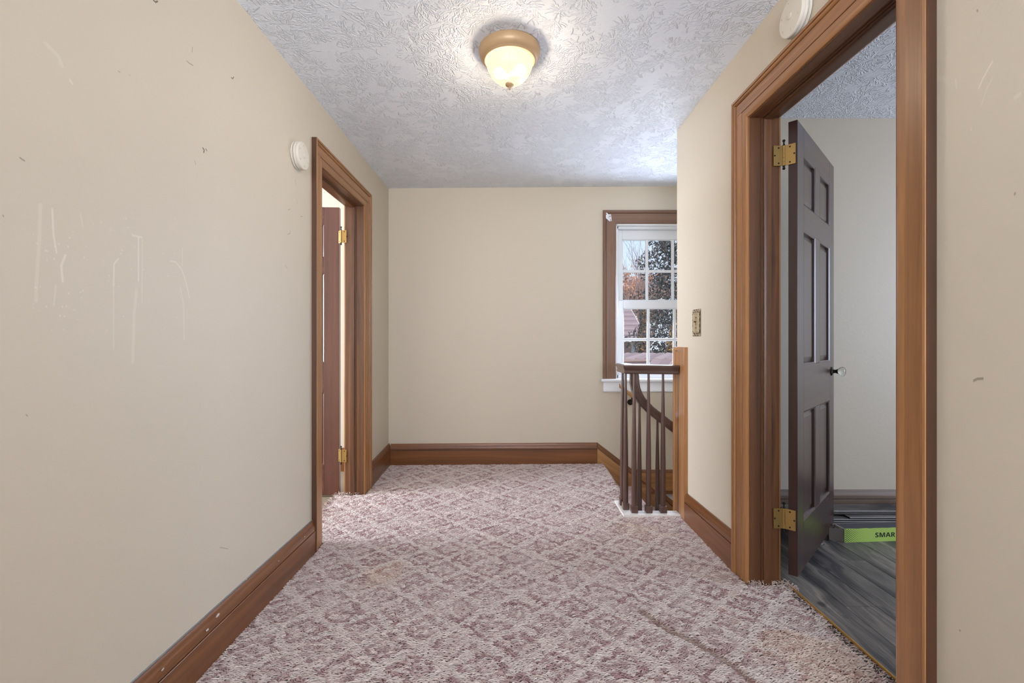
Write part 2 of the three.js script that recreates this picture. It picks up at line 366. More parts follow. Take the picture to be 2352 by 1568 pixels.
// ------------------------------------------------------------------ floors
M.backing = new THREE.MeshStandardMaterial({ color: '#8f7d77', roughness: 0.95 });
M.subfloor = new THREE.MeshStandardMaterial({ color: '#8d7a63', roughness: 0.8 });
const STRIP_F = 2.861, STRIP_B = 2.93, SX0 = 0.70, SX1 = 0.765, SD1 = 3.12, NOSE = 0.79;
const inCarpet = (x, d) => {
  if (d > D - 0.022 || d < -REAR) return false;
  if (x < XL + 0.02) return x > -1.262 + 0.012 * Math.sin(d * 37) && d > OL[0] + 0.002 && d < OL[1] - 0.004 || (x > XL && d > OL[0] && d < OL[1]);
  if (x > XR - 0.02) return x < 1.230 + 0.004 * Math.sin(d * 31) && d > OR[0] + 0.002 && d < OR[1] - 0.004;
  if (d > SD1) return x < NOSE;
  if (d > STRIP_F) return x < SX0;
  return true;
};
{
  const fl = tag(new THREE.Group(), 'pink and mauve diamond-patterned carpet over the hall floor', 'floor', null, 'structure');
  fl.name = 'floor'; scene.add(fl);
  // underlay sheet, following the uneven old floor
  const sheet = (x0, x1, d0, d1, nx, nz) => {
    const g = new THREE.BoxGeometry(x1 - x0, 0.012, d1 - d0, nx, 1, nz); g.translate((x0 + x1) / 2, -0.017, -(d0 + d1) / 2);
    const p = g.attributes.position; for (let i = 0; i < p.count; i++) p.setY(i, p.getY(i) + floorY(p.getX(i), p.getZ(i)));
    return g.toNonIndexed();
  };
  mesh('carpet_backing', [sheet(XL, XR, -REAR, STRIP_F, 8, 30), sheet(XL, SX0, STRIP_F, SD1, 8, 3), sheet(XL, NOSE, SD1, D, 8, 10), sheet(-1.262, XL, OL[0], OL[1], 2, 4), sheet(XR, 1.226, OR[0], OR[1], 2, 4)], M.backing, fl);
  mesh('subfloor', [box(XL - WT - 0.01, XR + WT - 0.03, -0.28, -0.052, REAR, -STRIP_F), box(XL - WT - 0.01, SX0, -0.28, -0.052, -STRIP_F, -D), box(SX0, NOSE, -0.28, -0.052, -SD1, -D)], M.subfloor, fl);

  // pile: short bent yarns in rows, dyed in a diamond lattice
  const curve = new THREE.QuadraticBezierCurve3(V(-0.0105, -0.0045, 0), V(0, 0.0068, 0.0030), V(0.0105, -0.0045, 0));
  const tuft = new THREE.TubeGeometry(curve, 5, 0.0021, 5, false);
  tuft.deleteAttribute('uv');
  const light = new THREE.Color('#d9ccc4'), light2 = new THREE.Color('#c6b7af'), mauve = new THREE.Color('#ab8d8a'), mauve2 = new THREE.Color('#937271'), tan = new THREE.Color('#c7a37a'), brown = new THREE.Color('#75543c');
  const crack = [[1470, 1392], [1500, 1412], [1540, 1440], [1580, 1457], [1640, 1492], [1690, 1525], [1730, 1560]].map(([px, py]) => { const d = 1.085 * F / (py - PY); return [(px - PX) * d / F, d]; });
  const distCrack = (x, d) => { let best = 9; for (let i = 0; i < crack.length - 1; i++) { const [ax, ad] = crack[i], [bx, bd] = crack[i + 1]; const t = Math.max(0, Math.min(1, ((x - ax) * (bx - ax) + (d - ad) * (bd - ad)) / ((bx - ax) ** 2 + (bd - ad) ** 2))); best = Math.min(best, Math.hypot(x - lerp(ax, bx, t), d - lerp(ad, bd, t))); } return best; };
  const mats = [], cols = [], o = new THREE.Object3D(), col = new THREE.Color();
  seed = 4242;
  const PXX = 0.24, PDD = 0.226;
  for (let d = 0.2, row = 0; d < D; d += 0.0064, row++) {
    const far = d < 1.1 ? 1.6 : 1;
    for (let x = -1.27 + (row % 2) * 0.006; x < 1.24; x += 0.0094 * far) {
      const jx = x + rr(-0.003, 0.003), jd = d + rr(-0.0025, 0.0025);
      if (!inCarpet(jx, jd)) continue;
      // diamond cell
      const wob = (fbm(jx * 9 + 3, jd * 9) - 0.5) * 0.1;
      let u = ((jx + 0.215) / PXX + wob), v = ((jd - 1.909) / PDD + wob);
      let cx = u - Math.round(u), cv = v - Math.round(v), r1 = (Math.abs(cx) + Math.abs(cv)) * 2;
      if (r1 > 1) { cx = u - Math.floor(u) - 0.5; cv = v - Math.floor(v) - 0.5; r1 = (Math.abs(cx) + Math.abs(cv)) * 2; }
      const rag = (N2(jx * 55, jd * 55) - 0.5) * 0.42;
      const r = r1 + rag;
      let m = 0;
      if (r < 0.26) m = 0.7; else if (r > 0.50 && r < 0.78) m = 0.85; else if (r < 0.50) m = 0.15; else m = 0.04;
      m *= 0.40 + 0.85 * N1(jx * 17 + 9, jd * 17);
      m = Math.max(0, Math.min(1, m + rr(-0.22, 0.22)));
      col.copy(light).lerp(light2, rnd()).lerp(rnd() < 0.5 ? mauve : mauve2, m);
      // stains: traffic soil by the right doorway, small ones along the hall
      let st = 0.75 * sstep(0.30, 0.05, Math.abs(jx - 1.05)) * sstep(1.1, 1.35, jd) * sstep(2.35, 1.9, jd) * sstep(0.42, 0.62, fbm(jx * 5, jd * 5));
      st = Math.max(st, 0.7 * sstep(0.16, 0.04, Math.hypot(jx + 0.62, (jd - 2.22) * 0.9)) * sstep(0.4, 0.6, fbm(jx * 11, jd * 11)));
      st = Math.max(st, 0.5 * sstep(0.25, 0.05, Math.hypot(jx - 0.78, jd - 2.68)) * sstep(0.42, 0.6, fbm(jx * 12 + 5, jd * 12)));
      col.lerp(tan, st * 0.38);
      const ck = distCrack(jx, jd);
      let sink = 0;
      if (ck < 0.026) { const k = sstep(0.026, 0.010, ck); col.lerp(brown, 0.72 * k * rr(0.5, 1)); sink = 0.005 * k; }
      col.multiplyScalar(rr(0.86, 1.1));
      o.position.set(jx, floorY(jx, -jd) - 0.0055 - sink + rr(-0.0015, 0.0015) - (r > 0.8 ? 0 : 0.0008), -jd);
      o.rotation.set(rr(-0.3, 0.3), rr(-0.5, 0.5) + (m > 0.5 ? rr(-0.8, 0.8) : 0.1), rr(-0.28, 0.28));
      const s = rr(0.82, 1.15) * (far > 1 ? 1.35 : 1); o.scale.set(s, s * rr(0.9, 1.15), s);
      o.updateMatrix(); mats.push(...o.matrix.elements); cols.push(col.r, col.g, col.b);
    }
  }
  for (let d = -REAR + 0.01; d < 0.2; d += 0.03) for (let x = XL + 0.02; x < XR - 0.02; x += 0.03) { // behind the camera: coarser
    o.position.set(x, floorY(x, -d) - 0.006, -d); o.rotation.set(0, rr(-0.5, 0.5), 0); o.scale.setScalar(2.6); o.updateMatrix(); mats.push(...o.matrix.elements);
    col.copy(light2).lerp(mauve, rnd() * 0.6); cols.push(col.r, col.g, col.b);
  }
  // frayed yarn ends where the carpet was cut at the doorways
  seed = 616;
  const fray = (x0, d0, x1, d1, k) => { for (let i = 0; i < k; i++) { const t = rnd(), x = lerp(x0, x1, t) + rr(-0.008, 0.008), d = lerp(d0, d1, t) + rr(-0.008, 0.008); o.position.set(x, floorY(x, -d) + rr(-0.002, 0.008), -d); o.rotation.set(rr(-1.2, 1.2), rr(0, 6.28), rr(-1.2, 1.2)); o.scale.set(rr(0.7, 1.5), rr(0.6, 1.1), rr(0.5, 0.8)); o.updateMatrix(); mats.push(...o.matrix.elements); col.copy(light2).lerp(rnd() < 0.4 ? tan : mauve, rr(0, 0.6)); cols.push(col.r, col.g, col.b); } };
  fray(1.06, 2.062, 1.235, 2.058, 90); fray(1.225, 2.055, 1.24, 2.0, 40); fray(-1.262, 2.6, -1.262, 3.32, 120); fray(-1.26, 3.322, -1.10, 3.322, 60);
  const n = cols.length / 3;
  M.pile = new THREE.MeshStandardMaterial({ color: '#ffffff', roughness: 0.95 });
  const pile = new THREE.InstancedMesh(tuft, M.pile, n);
  pile.name = 'carpet_pile'; pile.userData.kind = 'stuff'; pile.castShadow = pile.receiveShadow = true;
  pile.instanceMatrix = new THREE.InstancedBufferAttribute(new Float32Array(mats), 16);
  pile.instanceColor = new THREE.InstancedBufferAttribute(new Float32Array(cols), 3);
  fl.add(pile);
  console.log('tufts', n);
}
// right bedroom floor: dark vinyl planks laid along the depth
const plankTex = [0, 1, 2].map(k => {
  const t = dataTex(1024, 256, (u, v) => {
    const warp = (fbm(u * 4 + k * 7, v * 2 + k) - 0.5) * 0.5;
    const a = fbm(u * 2.2 + k * 11, (v + warp) * 5), f = N3(u * 10, (v + warp * 0.5) * 60) * 0.55 + N2(u * 50, v * 120) * 0.45;
    let s = 0.45 + (a - 0.5) * 1.5 + (f - 0.5) * 0.55;
    const kn = fbm(u * 9 + k * 3, v * 3.4 + 8); if (kn > 0.76) s -= (kn - 0.76) * 5;
    s = Math.max(0, Math.min(1, s));
    return [lerp(50, 150, s), lerp(50, 141, s), lerp(53, 130, s)];
  }, true);
  t.repeat.set(1 / 1.2, 1 / 0.25);
  return t;
});
const plankMats = plankTex.map(map => new THREE.MeshStandardMaterial({ map, roughness: 0.42 }));
{
  const fl = tag(new THREE.Group(), 'dark grey wood-look plank floor seen through the right doorway', 'floor', null, 'structure');
  fl.name = numbered('floor_right_bedroom'); scene.add(fl);
  mesh('subfloor', [box(1.2, 4.36, -0.28, 0.012, 0.6, -2.81)], M.dark, fl);
  seed = 91;
  const w = 0.128, top = 0.02;
  for (let c = 0, x = 1.228; x < 4.3; x += w, c++) {
    let d = -0.5 - rr(0, 0.9);
    if (c > 9) { mesh('plank', uvGrain(rbox(x, x + w - 0.0015, 0.011, top, 0.5, -2.79, 0.0012), 2), plankMats[c % 3], fl); continue; }
    while (d < 2.79) {
      const e = Math.min(2.79, d + 1.22);
      if (e > -0.5) mesh('plank', uvGrain(rbox(x, x + w - 0.0015, 0.011, top, -Math.max(d, -0.5), -e + 0.0012, 0.0012), 2), plankMats[Math.floor(rnd() * 3)], fl);
      d = e;
    }
  }
}
structure('floor_left_bedroom', [uvMetres(box(-4.5, -1.2, -0.28, -0.035, -1.0, -D))], new THREE.MeshStandardMaterial({ color: '#857866', roughness: 0.6 }), 'grey-brown worn floor glimpsed through the left doorway', 'floor');
structure('floor_lower', [box(XL - WT, XE + 0.15, LOW - 0.15, LOW, REAR + 0.15, -D - 0.2)], M.subfloor, 'floor of the storey below, out of view', 'floor');

// brass edging where the carpet meets the planks
tag(mesh('carpet_edging', [uvGrain(rbox(1.2275, 1.2325, 0.012, 0.0225, -OR[0] - 0.005, -OR[1] + 0.02, 0.002), 2)], new THREE.MeshStandardMaterial({ color: '#c39a55', metalness: 0.6, roughness: 0.4 })), 'thin brass strip between pink carpet and dark plank floor', 'edging strip');

// ------------------------------------------------------------------ baseboards: flat board and moulded cap
const capProfile = [[0, 0.172], [0.007, 0.172], [0.010, 0.167], [0.012, 0.158], [0.0155, 0.150], [0.0195, 0.143], [0.0208, 0.136], [0.0208, 0.1215], [0, 0.1215]];
function baseboard(name, label, P0, P1, out, y0, y1, mat = M.base) {
  const g = thing(name, label, 'baseboard', [0, 0, 0], 0, null, 'structure');
  const at = (P, y) => (t, h) => V(P[0] + out[0] * t, y + h, P[1] + out[1] * t);
  mesh('board', prism([[0, -0.03], [0.0225, -0.03], [0.0225, 0.1155], [0.0215, 0.1170], [0, 0.1170]], at(P0, y0), at(P1, y1)), mat, g);
  mesh('cap_moulding', prism(capProfile, at(P0, y0), at(P1, y1), 0.7), mat, g);
  return g;
}
baseboard('baseboard_left', 'stained wood baseboard with chipped paint along the long left wall', [XL, REAR], [XL, -(OL[0] - 0.117)], [1, 0], -0.022, -0.033);
{ // grey old paint left along the top of the cap, and chips knocked out of the finish
  const g = scene.getObjectByName('baseboard_left'), old = new THREE.MeshStandardMaterial({ color: '#83878a', roughness: 0.6 }), chipM = new THREE.MeshStandardMaterial({ color: '#cfcac2', roughness: 0.6 });
  mesh('old_paint_line', prism([[0, 0.172], [0.0045, 0.172], [0.0045, 0.1752], [0, 0.1752]], (t, h) => V(XL + t, h - 0.022, REAR), (t, h) => V(XL + t, h - 0.033, -(OL[0] - 0.118))), old, g);
  seed = 515;
  for (const [px, py, r] of [[476, 1446, 0.008], [497, 1413, 0.010], [374, 1536, 0.006], [566, 1330, 0.004], [640, 1288, 0.003], [700, 1232, 0.004]]) {
    const x = XL + 0.0229, d = x * F / (px - PX), y = EYE - (py - PY) * d / F, pts = [];
    for (let i = 0; i < 8; i++) { const a = i / 8 * 6.283, q = r * rr(0.45, 1); pts.push(new THREE.Vector2(Math.cos(a) * q * 1.5, Math.sin(a) * q * 0.7)); }
    const c = mesh('paint_chip', new THREE.ExtrudeGeometry(new THREE.Shape(pts), { depth: 0.0004, bevelEnabled: false }), chipM, g);
    c.position.set(x + (py < 1420 && px < 500 ? 0.0055 : 0), y, -d); c.rotation.y = Math.PI / 2;
  }
}
baseboard('baseboard_left', 'short stained baseboard between left door casing and far corner', [XL, -(OL[1] + 0.117)], [XL, -D], [1, 0], 0.0, 0.032);
baseboard('baseboard_back', 'stained wood baseboard across the far end wall', [XL + 0.02, -D], [0.745, -D], [0, 1], 0.029, 0.040);
baseboard('baseboard_right', 'stained baseboard between the stair end board and right door casing', [XR, -(OR[1] + 0.117)], [XR, -2.785], [-1, 0], 0.014, 0.003);
baseboard('baseboard_right', 'stained baseboard on the right wall beside the camera', [XR, -(OR[0] - 0.117)], [XR, REAR], [-1, 0], 0.01, 0.01);
baseboard('baseboard_right_bedroom', 'faded grey-brown baseboard on the bedroom wall behind the lime carton', [XR + WT, -2.81], [4.35, -2.81], [0, 1], 0.02, 0.02, M.faded);
baseboard('baseboard_left_bedroom', 'baseboard on the bedroom wall seen past the left door', [-4.45, -D], [XL - WT, -D], [0, 1], -0.005, -0.005);

// ------------------------------------------------------------------ door casings and jambs
// side: +1 wall whose hall face looks to +x (left wall), -1 for the right wall; xf = hall face
function doorway(n, label, xf, side, O, yb) {
  const g = thing(`trim_${n}`, label, 'door casing', [0, 0, 0], 0, null, 'structure');
  const [dn, df, top] = O;
  const place = (d, y, t) => V(xf + side * t, y, -d);
  const seg = (prof, name, mat) => {
    // near leg, head, far leg; profile [w outward from the opening, t out from the wall]
    const near = (y, mit) => (w, t) => place(dn - w, mit ? top + w : y, t), far = (y, mit) => (w, t) => place(df + w, mit ? top + w : y, t);
    mesh(name, prism(prof, near(yb), near(0, true), 0.6), mat, g);
    mesh(name, prism(prof, near(0, true), far(0, true), 0.6), mat, g);
    mesh(name, prism(prof, far(0, true), far(yb), 0.6), mat, g);
  };
  const inner = [[0.0035, 0], [0.0035, 0.007], [0.006, 0.0095], [0.012, 0.0122], [0.022, 0.0138], [0.0415, 0.0138], [0.0415, 0]];
  const bead = inner, band = [[0.0945, 0], [0.0945, 0.017], [0.0965, 0.0225], [0.0985, 0.0245], [0.1025, 0.0245], [0.1035, 0.0205], [0.1055, 0.0205], [0.1065, 0.0275], [0.115, 0.028], [0.117, 0.026], [0.117, 0]];
  seg(bead, 'inner_moulding', M.casing); seg(band, 'back_band', M.casing);
  seg([[0.1171, 0], [0.1171, 0.0262], [0.1178, 0.0262], [0.1178, 0]], 'outer_edge', M.darkEdge);   // a thin darker brown strip on the outer edges all round
  // flat boards: legs run up to the head, which lies across them
  const flat = (name, a0, a1, y0, y1, axis) => mesh(name, uvGrain(rbox(Math.min(xf, xf + side * 0.0165), Math.max(xf, xf + side * 0.0165), y0, y1, -a0, -a1, 0.001), axis), M.casing, g);
  flat('side_casing', dn - 0.0430, dn - 0.0905, yb, top + 0.0420, 1);
  flat('side_casing', df + 0.0430, df + 0.0905, yb, top + 0.0420, 1);
  flat('head_casing', dn - 0.0905, df + 0.0905, top + 0.0430, top + 0.0905, 2);
  // jamb lining through the wall, with a stop moulding and the rabbet for the leaf on the room side
  const xa = xf + side * 0.001, xb = xf - side * (WT + 0.004);
  const jb = (name, x0, x1, y0, y1, d0, d1, axis, mat = M.jamb) => mesh(name, uvGrain(rbox(Math.min(x0, x1), Math.max(x0, x1), y0, y1, -Math.min(d0, d1), -Math.max(d0, d1), 0.0015), axis), mat, g);
  jb('jamb', xa, xb, yb, top, dn - 0.02, dn, 1); jb('jamb', xa, xb, yb, top, df, df + 0.02, 1); jb('head_jamb', xa, xb, top, top + 0.02, dn - 0.02, df + 0.02, 2);
  // stop: moulded on its hall side
  const s0 = 0.050, s1 = 0.090;
  const sp = [[s0, 0], [s0, 0.006], [s0 + 0.003, 0.006], [s0 + 0.004, 0.003], [s0 + 0.007, 0.003], [s0 + 0.008, 0.009], [s0 + 0.012, 0.0125], [s0 + 0.018, 0.014], [s1, 0.014], [s1, 0]];
  const X = w => xf - side * w;
  mesh('door_stop', prism(sp, (w, t) => V(X(w), yb, -(dn + t)), (w, t) => V(X(w), top - t, -(dn + t)), 0.5), M.jamb, g);
  mesh('door_stop', prism(sp, (w, t) => V(X(w), yb, -(df - t)), (w, t) => V(X(w), top - t, -(df - t)), 0.5), M.jamb, g);
  mesh('door_stop', prism(sp, (w, t) => V(X(w), top - t, -(dn + t)), (w, t) => V(X(w), top - t, -(df - t)), 0.5), M.jamb, g);
  // plain casing on the room side
  const rx0 = xf - side * WT, rx1 = xf - side * (WT + 0.013);
  for (const [d0, d1, y0, y1, ax] of [[dn - 0.115, dn - 0.004, yb, top + 0.11, 1], [df + 0.004, df + 0.115, yb, top + 0.11, 1], [dn - 0.003, df + 0.003, top + 0.004, top + 0.11, 2]])
    mesh('room_casing', uvGrain(rbox(Math.min(rx0, rx1), Math.max(rx0, rx1), y0, y1, -d0, -d1, 0.002), ax), M.casing, g);
  return g;
}
doorway(1, 'stained wood casing and jamb round the left doorway', XL, 1, OL, -0.03);
doorway(2, 'wide stained wood casing and jamb round the right doorway', XR, -1, OR, 0.008);

// ------------------------------------------------------------------ six-panel doors
// local frame: hinge edge at x = 0, leaf runs along +x, faces at z = 0 and z = -TH
function panelDoor(n, label, W, H, TH, mat) {
  const g = thing(`door_${n}`, label, 'door', [0, 0, 0], 0, null, 'structure');
  const ST = 0.108, MS = 0.098, r = [0, 0.215, 0.715, 0.928, 1.545, 1.662, 1.890, H];   // rails between these heights
  const k = H / 2.012; for (let i = 1; i < 7; i++) r[i] *= k;
  const wx = [[ST, (W - MS) / 2], [(W + MS) / 2, W - ST]];
  mesh('stile', board(1, 0, ST, 0, H, -TH, 0), mat, g); mesh('stile', board(1, W - ST, W, 0, H, -TH, 0), mat, g);
  for (let i = 0; i < 8; i += 2) mesh('rail', board(0, ST, W - ST, r[i], r[i + 1], -TH, 0), mat, g);
  for (let i = 1; i < 7; i += 2) {
    mesh('mullion', board(1, wx[0][1], wx[1][0], r[i], r[i + 1], -TH, 0), mat, g);
    for (const [x0, x1] of wx) {
      // fielded panel: flat centre, sloped border, set back in the frame; sticking round it on both faces
      const y0 = r[i], y1 = r[i + 1], m = 0.034, pz = TH / 2;
      const fm = (a, t) => [[a, t]];
      const P = (z) => {
        const geos = [box(x0 + m, x1 - m, y0 + m, y1 - m, -pz - Math.abs(z), -pz + Math.abs(z))];
        return geos;
      };
      const pan = mesh('panel', P(0.0085).map(q => uvGrain(q, 1)), mat, g);
      const ring = (a0, z0, a1, z1, name, parent) => { // a sloped picture-frame strip from inset a0 at z0 to inset a1 at z1, both faces
        const pos = [];
        for (const s of [1, -1]) {
          const q = (a, z) => [[x0 + a, y0 + a, -pz + s * z], [x1 - a, y0 + a, -pz + s * z], [x1 - a, y1 - a, -pz + s * z], [x0 + a, y1 - a, -pz + s * z]];
          const A = q(a0, z0), B = q(a1, z1);
          for (let e = 0; e < 4; e++) { const f = (e + 1) % 4; const quad = [A[e], A[f], B[f], A[e], B[f], B[e]]; if (s < 0) quad.reverse(); for (const p of quad) pos.push(...p); }
        }
        const ge = new THREE.BufferGeometry(); ge.setAttribute('position', new THREE.Float32BufferAttribute(pos, 3)); ge.computeVertexNormals();
        return uvGrain(ge, 1);
      };
      mesh('panel_bevel', [ring(0.0125, 0.0025, m, 0.0085), ring(m, 0.0085, m + 0.0005, 0.0085)], mat, pan);
      mesh('sticking', [ring(0, TH / 2, 0.003, TH / 2 - 0.0015), ring(0.003, TH / 2 - 0.0015, 0.0075, TH / 2 - 0.004), ring(0.0075, TH / 2 - 0.004, 0.0125, 0.0025)], mat, pan);
    }
  }
  return g;
}
// butt hinge: knuckle at the origin, axis up; leaves lie along given directions (angles round y)
function hinge(g, y, x, z, aJamb, aLeaf, h = 0.09, w = 0.044) {
  const hg = new THREE.Group(); hg.name = 'hinge'; hg.position.set(x, y, z); g.add(hg);
  hg.userData.label = 'brass butt hinge with ball-tipped dark pin';
  const kn = [];
  for (let i = 0; i < 5; i++) { const c = cyl(0.0062, 0.0062, h / 5 - 0.0012, 14); c.translate(0, -h / 2 + h / 10 + i * h / 5, 0); kn.push(c); }
  mesh('knuckle', kn, M.brass, hg);
  const pin = lathe([[0, -h / 2 - 0.017], [0.004, -h / 2 - 0.0165], [0.0065, -h / 2 - 0.0125], [0.005, -h / 2 - 0.008], [0.003, -h / 2 - 0.006], [0.0055, -h / 2 - 0.002], [0.0055, -h / 2], [0.0035, -h / 2 + 0.001], [0.0035, h / 2], [0.0055, h / 2 + 0.001], [0.0055, h / 2 + 0.003], [0.003, h / 2 + 0.007], [0.003, h / 2 + 0.016], [0.005, h / 2 + 0.018], [0.0065, h / 2 + 0.0225], [0.004, h / 2 + 0.0265], [0, h / 2 + 0.027]], 14);
  mesh('pin', pin, M.darkIron, hg);
  for (const [a, nm] of [[aJamb, 'jamb_leaf'], [aLeaf, 'door_leaf']]) {
    const p = mesh(nm, [rbox(0.004, w, -h / 2, h / 2, -0.0012, 0.0012, 0.0006)], M.brass, hg);
    p.rotation.y = a;
    const sc = [];
    for (const [sx, sy] of [[0.016, 0.034], [0.033, 0], [0.016, -0.034]]) { const c = cyl(0.0038, 0.0038, 0.0034, 10); c.rotateX(Math.PI / 2); c.translate(sx + 0.008, sy * h / 0.09, 0); sc.push(c); }
    const s = mesh('screw', sc, M.darkIron, hg); s.rotation.y = a;
  }
}
{ // right door: hung on the far jamb, open into the room at about forty-five degrees
  const W = 0.775, H = 2.005, TH = 0.036;
  const d = panelDoor(1, 'dark glossy six-panel door with glass knob, ajar in the right doorway', W, H, TH, M.door);
  const ang = Math.atan2(0.557, 0.55);                        // leaf direction: +x and away
  d.position.set(1.256, 0.062, -2.022);
  d.rotation.y = ang;
  // knob of clear glass on both faces
  const yk = 0.868, xk = W - 0.062;
  for (const s of [1, -1]) {
    const k = new THREE.Group(); k.name = 'knob'; k.position.set(xk, yk, s > 0 ? 0 : -TH); if (s < 0) k.rotation.y = Math.PI; d.add(k);
    k.userData.label = 'clear glass knob on a dark shank';
    const rose = lathe([[0, 0], [0.024, 0], [0.024, 0.003], [0.018, 0.006], [0.010, 0.008], [0.009, 0.022], [0.0135, 0.026], [0.0135, 0.031], [0, 0.031]], 20); rose.rotateX(Math.PI / 2);
    mesh('rose', rose, M.darkIron, k);
    const ball = lathe([[0, 0.031], [0.014, 0.031], [0.021, 0.037], [0.0255, 0.046], [0.0255, 0.053], [0.021, 0.061], [0.012, 0.0645], [0, 0.065]], 12); ball.rotateX(Math.PI / 2);
    mesh('glass_ball', ball, new THREE.MeshPhysicalMaterial({ color: '#f4f6f4', transmission: 1, thickness: 0.05, roughness: 0.05, ior: 1.5 }), k);
  }
  mesh('lock_plate', [rbox(W - 0.0005, W + 0.0012, yk - 0.09, yk + 0.09, -0.028, -0.008, 0.0005)], M.darkIron, d);
  for (const y of [1.921, 0.307]) {
    // place in the door's own axes
    const kx = 1.216, kz = -2.056;
    const v = V(kx, y, kz).applyMatrix4(new THREE.Matrix4().copy((d.updateMatrixWorld(), d.matrixWorld)).invert());
    hinge(d, v.y, v.x, v.z, Math.PI - ang, -Math.PI / 2, 0.09, 0.046);
  }
}
{ // left door: hung on the far jamb, swung square into the left bedroom
  const W = 0.735, H = 2.085, TH = 0.036;
  const d = panelDoor(2, 'reddish brown panelled door standing open beyond the left doorway', W, H, TH, M.door2);
  d.position.set(-1.247, -0.022, -3.346);
  d.rotation.y = Math.PI + 0.06;                               // leaf runs to -x; its far face turns to the camera side
  d.position.z = -3.346 - 0.036;
  d.updateMatrixWorld();
  for (const y of [1.846, 0.268]) {
    const v = V(-1.222, y, -3.3195).applyMatrix4(d.matrixWorld.clone().invert());
    hinge(d, v.y, v.x, v.z, Math.PI - 0.06, -Math.PI / 4 - 0.06, 0.09, 0.040);
  }
}
console.log('doors done');

// ------------------------------------------------------------------ ceiling light
{
  const lx = -0.006, ld = 2.125, ly = ceilY(lx, -ld);
  const g = thing('ceiling_light', 'lit flush ceiling light with tan rim and ribbed glass bowl', 'ceiling light', [lx, ly, -ld]);
  const tanMetal = new THREE.MeshStandardMaterial({ color: '#c2a078', roughness: 0.42, metalness: 0.15 });
  mesh('canopy', lathe([[0, 0.002], [0.140, 0.002], [0.1415, -0.004], [0.1405, -0.020], [0.1375, -0.031], [0.131, -0.040], [0.1235, -0.046], [0.1195, -0.048], [0.1175, -0.053], [0.1135, -0.055], [0.1085, -0.054], [0.1085, -0.030], [0, -0.028]], 64), tanMetal, g);
  // pressed glass bowl with fine flutes
  const prof = []; const R0 = 0.1075, Hb = 0.108;
  for (let i = 0; i <= 22; i++) { const t = i / 22 * Math.PI / 2; prof.push([R0 * Math.pow(Math.cos(t), 0.86), -0.050 - Hb * Math.pow(Math.sin(t), 1.12)]); }
  const bowl = lathe(prof, 192);
  { const p = bowl.attributes.position; for (let i = 0; i < p.count; i++) { const x = p.getX(i), z = p.getZ(i), r = Math.hypot(x, z); if (r > 0.004) { const a = Math.atan2(z, x), k = 1 + 0.012 * Math.cos(a * 48) * Math.min(1, r / 0.06); p.setX(i, x * k); p.setZ(i, z * k); } } bowl.computeVertexNormals(); }
  mesh('glass_bowl', bowl, new THREE.MeshPhysicalMaterial({ color: '#8f8370', emissive: '#fff0d4', emissiveIntensity: 0.80, transmission: 0.12, thickness: 0, roughness: 0.35, side: THREE.DoubleSide }), g);
  mesh('finial', lathe([[0, -0.152], [0.0185, -0.153], [0.0205, -0.158], [0.0185, -0.164], [0.012, -0.169], [0.006, -0.172], [0.0045, -0.176], [0.0048, -0.181], [0.003, -0.184], [0, -0.1845]], 28), tanMetal, g);
  const bulbMat = new THREE.MeshStandardMaterial({ color: '#fff4e0', emissive: '#ffe9c0', emissiveIntensity: 26 });
  for (const s of [-1, 1]) {
    const b = lathe([[0, 0.034], [0.012, 0.033], [0.022, 0.026], [0.0265, 0.014], [0.025, 0], [0.018, -0.014], [0.012, -0.024], [0.012, -0.040], [0, -0.040]], 20);
    b.rotateZ(s > 0 ? -1.15 : 1.15); b.translate(s * 0.040, -0.104, 0.012 * s);
    const socket = cyl(0.014, 0.014, 0.02, 14); socket.rotateZ(s > 0 ? -1.15 : 1.15); socket.translate(s * 0.004, -0.088, 0.004 * s);
    const bm = mesh('bulb', b, bulbMat, g);
    mesh('socket', socket, tanMetal, bm);
  }
  for (const k of [-1, 1]) { // the light of each bulb
    const lamp = new THREE.PointLight(LAMP.color, LAMP.intensity / 2, 0, 2);
    lamp.position.set(lx + k * 0.042, ly - 0.106, -ld + 0.012 * k); lamp.castShadow = true; lamp.shadow.radius = 1;
    scene.add(lamp);
  }
}
// ------------------------------------------------------------------ smoke alarms
function smokeAlarm(label, pos, turn, R) {
  const g = thing('smoke_alarm', label, 'smoke alarm', pos, turn, 'round smoke alarms on the walls');
  const up = q => { q.rotateZ(-Math.PI / 2); return q; };      // lathe axis -> +x, out of the wall
  mesh('mounting_plate', up(lathe([[0, 0], [R * 1.0, 0], [R * 1.0, 0.005], [R * 0.93, 0.007], [R * 0.90, 0.012], [0, 0.012]], 48)), M.plastic, g);
  mesh('housing', up(lathe([[0, 0.012], [R * 0.96, 0.012], [R * 0.985, 0.015], [R * 0.985, 0.020], [R * 0.95, 0.0215], [R * 0.95, 0.0235], [R * 0.98, 0.025], [R * 0.975, 0.031], [R * 0.955, 0.035], [R * 0.90, 0.037], [0, 0.039]], 48)), M.plastic, g);
  for (let i = 0; i < 6; i++) { const a = i * 1.047 + 0.4; const b = rbox(0.0365, 0.0392, Math.sin(a) * R * 0.72 - 0.004, Math.sin(a) * R * 0.72 + 0.004, Math.cos(a) * R * 0.72 - 0.0013, Math.cos(a) * R * 0.72 + 0.0013, 0.0004); mesh('sounder_slot', b, M.slot, g); }
  const btn = up(lathe([[0, 0.038], [0.012, 0.038], [0.012, 0.0405], [0.010, 0.0412], [0, 0.0412]], 24));
  mesh('test_button', btn, M.plastic, g);
}
smokeAlarm('round ivory smoke alarm beside the left door casing', [XL, 2.013, -2.288], 0, 0.068);
smokeAlarm('round ivory smoke alarm above the right door casing', [XR, 2.297, -1.705], Math.PI, 0.074);

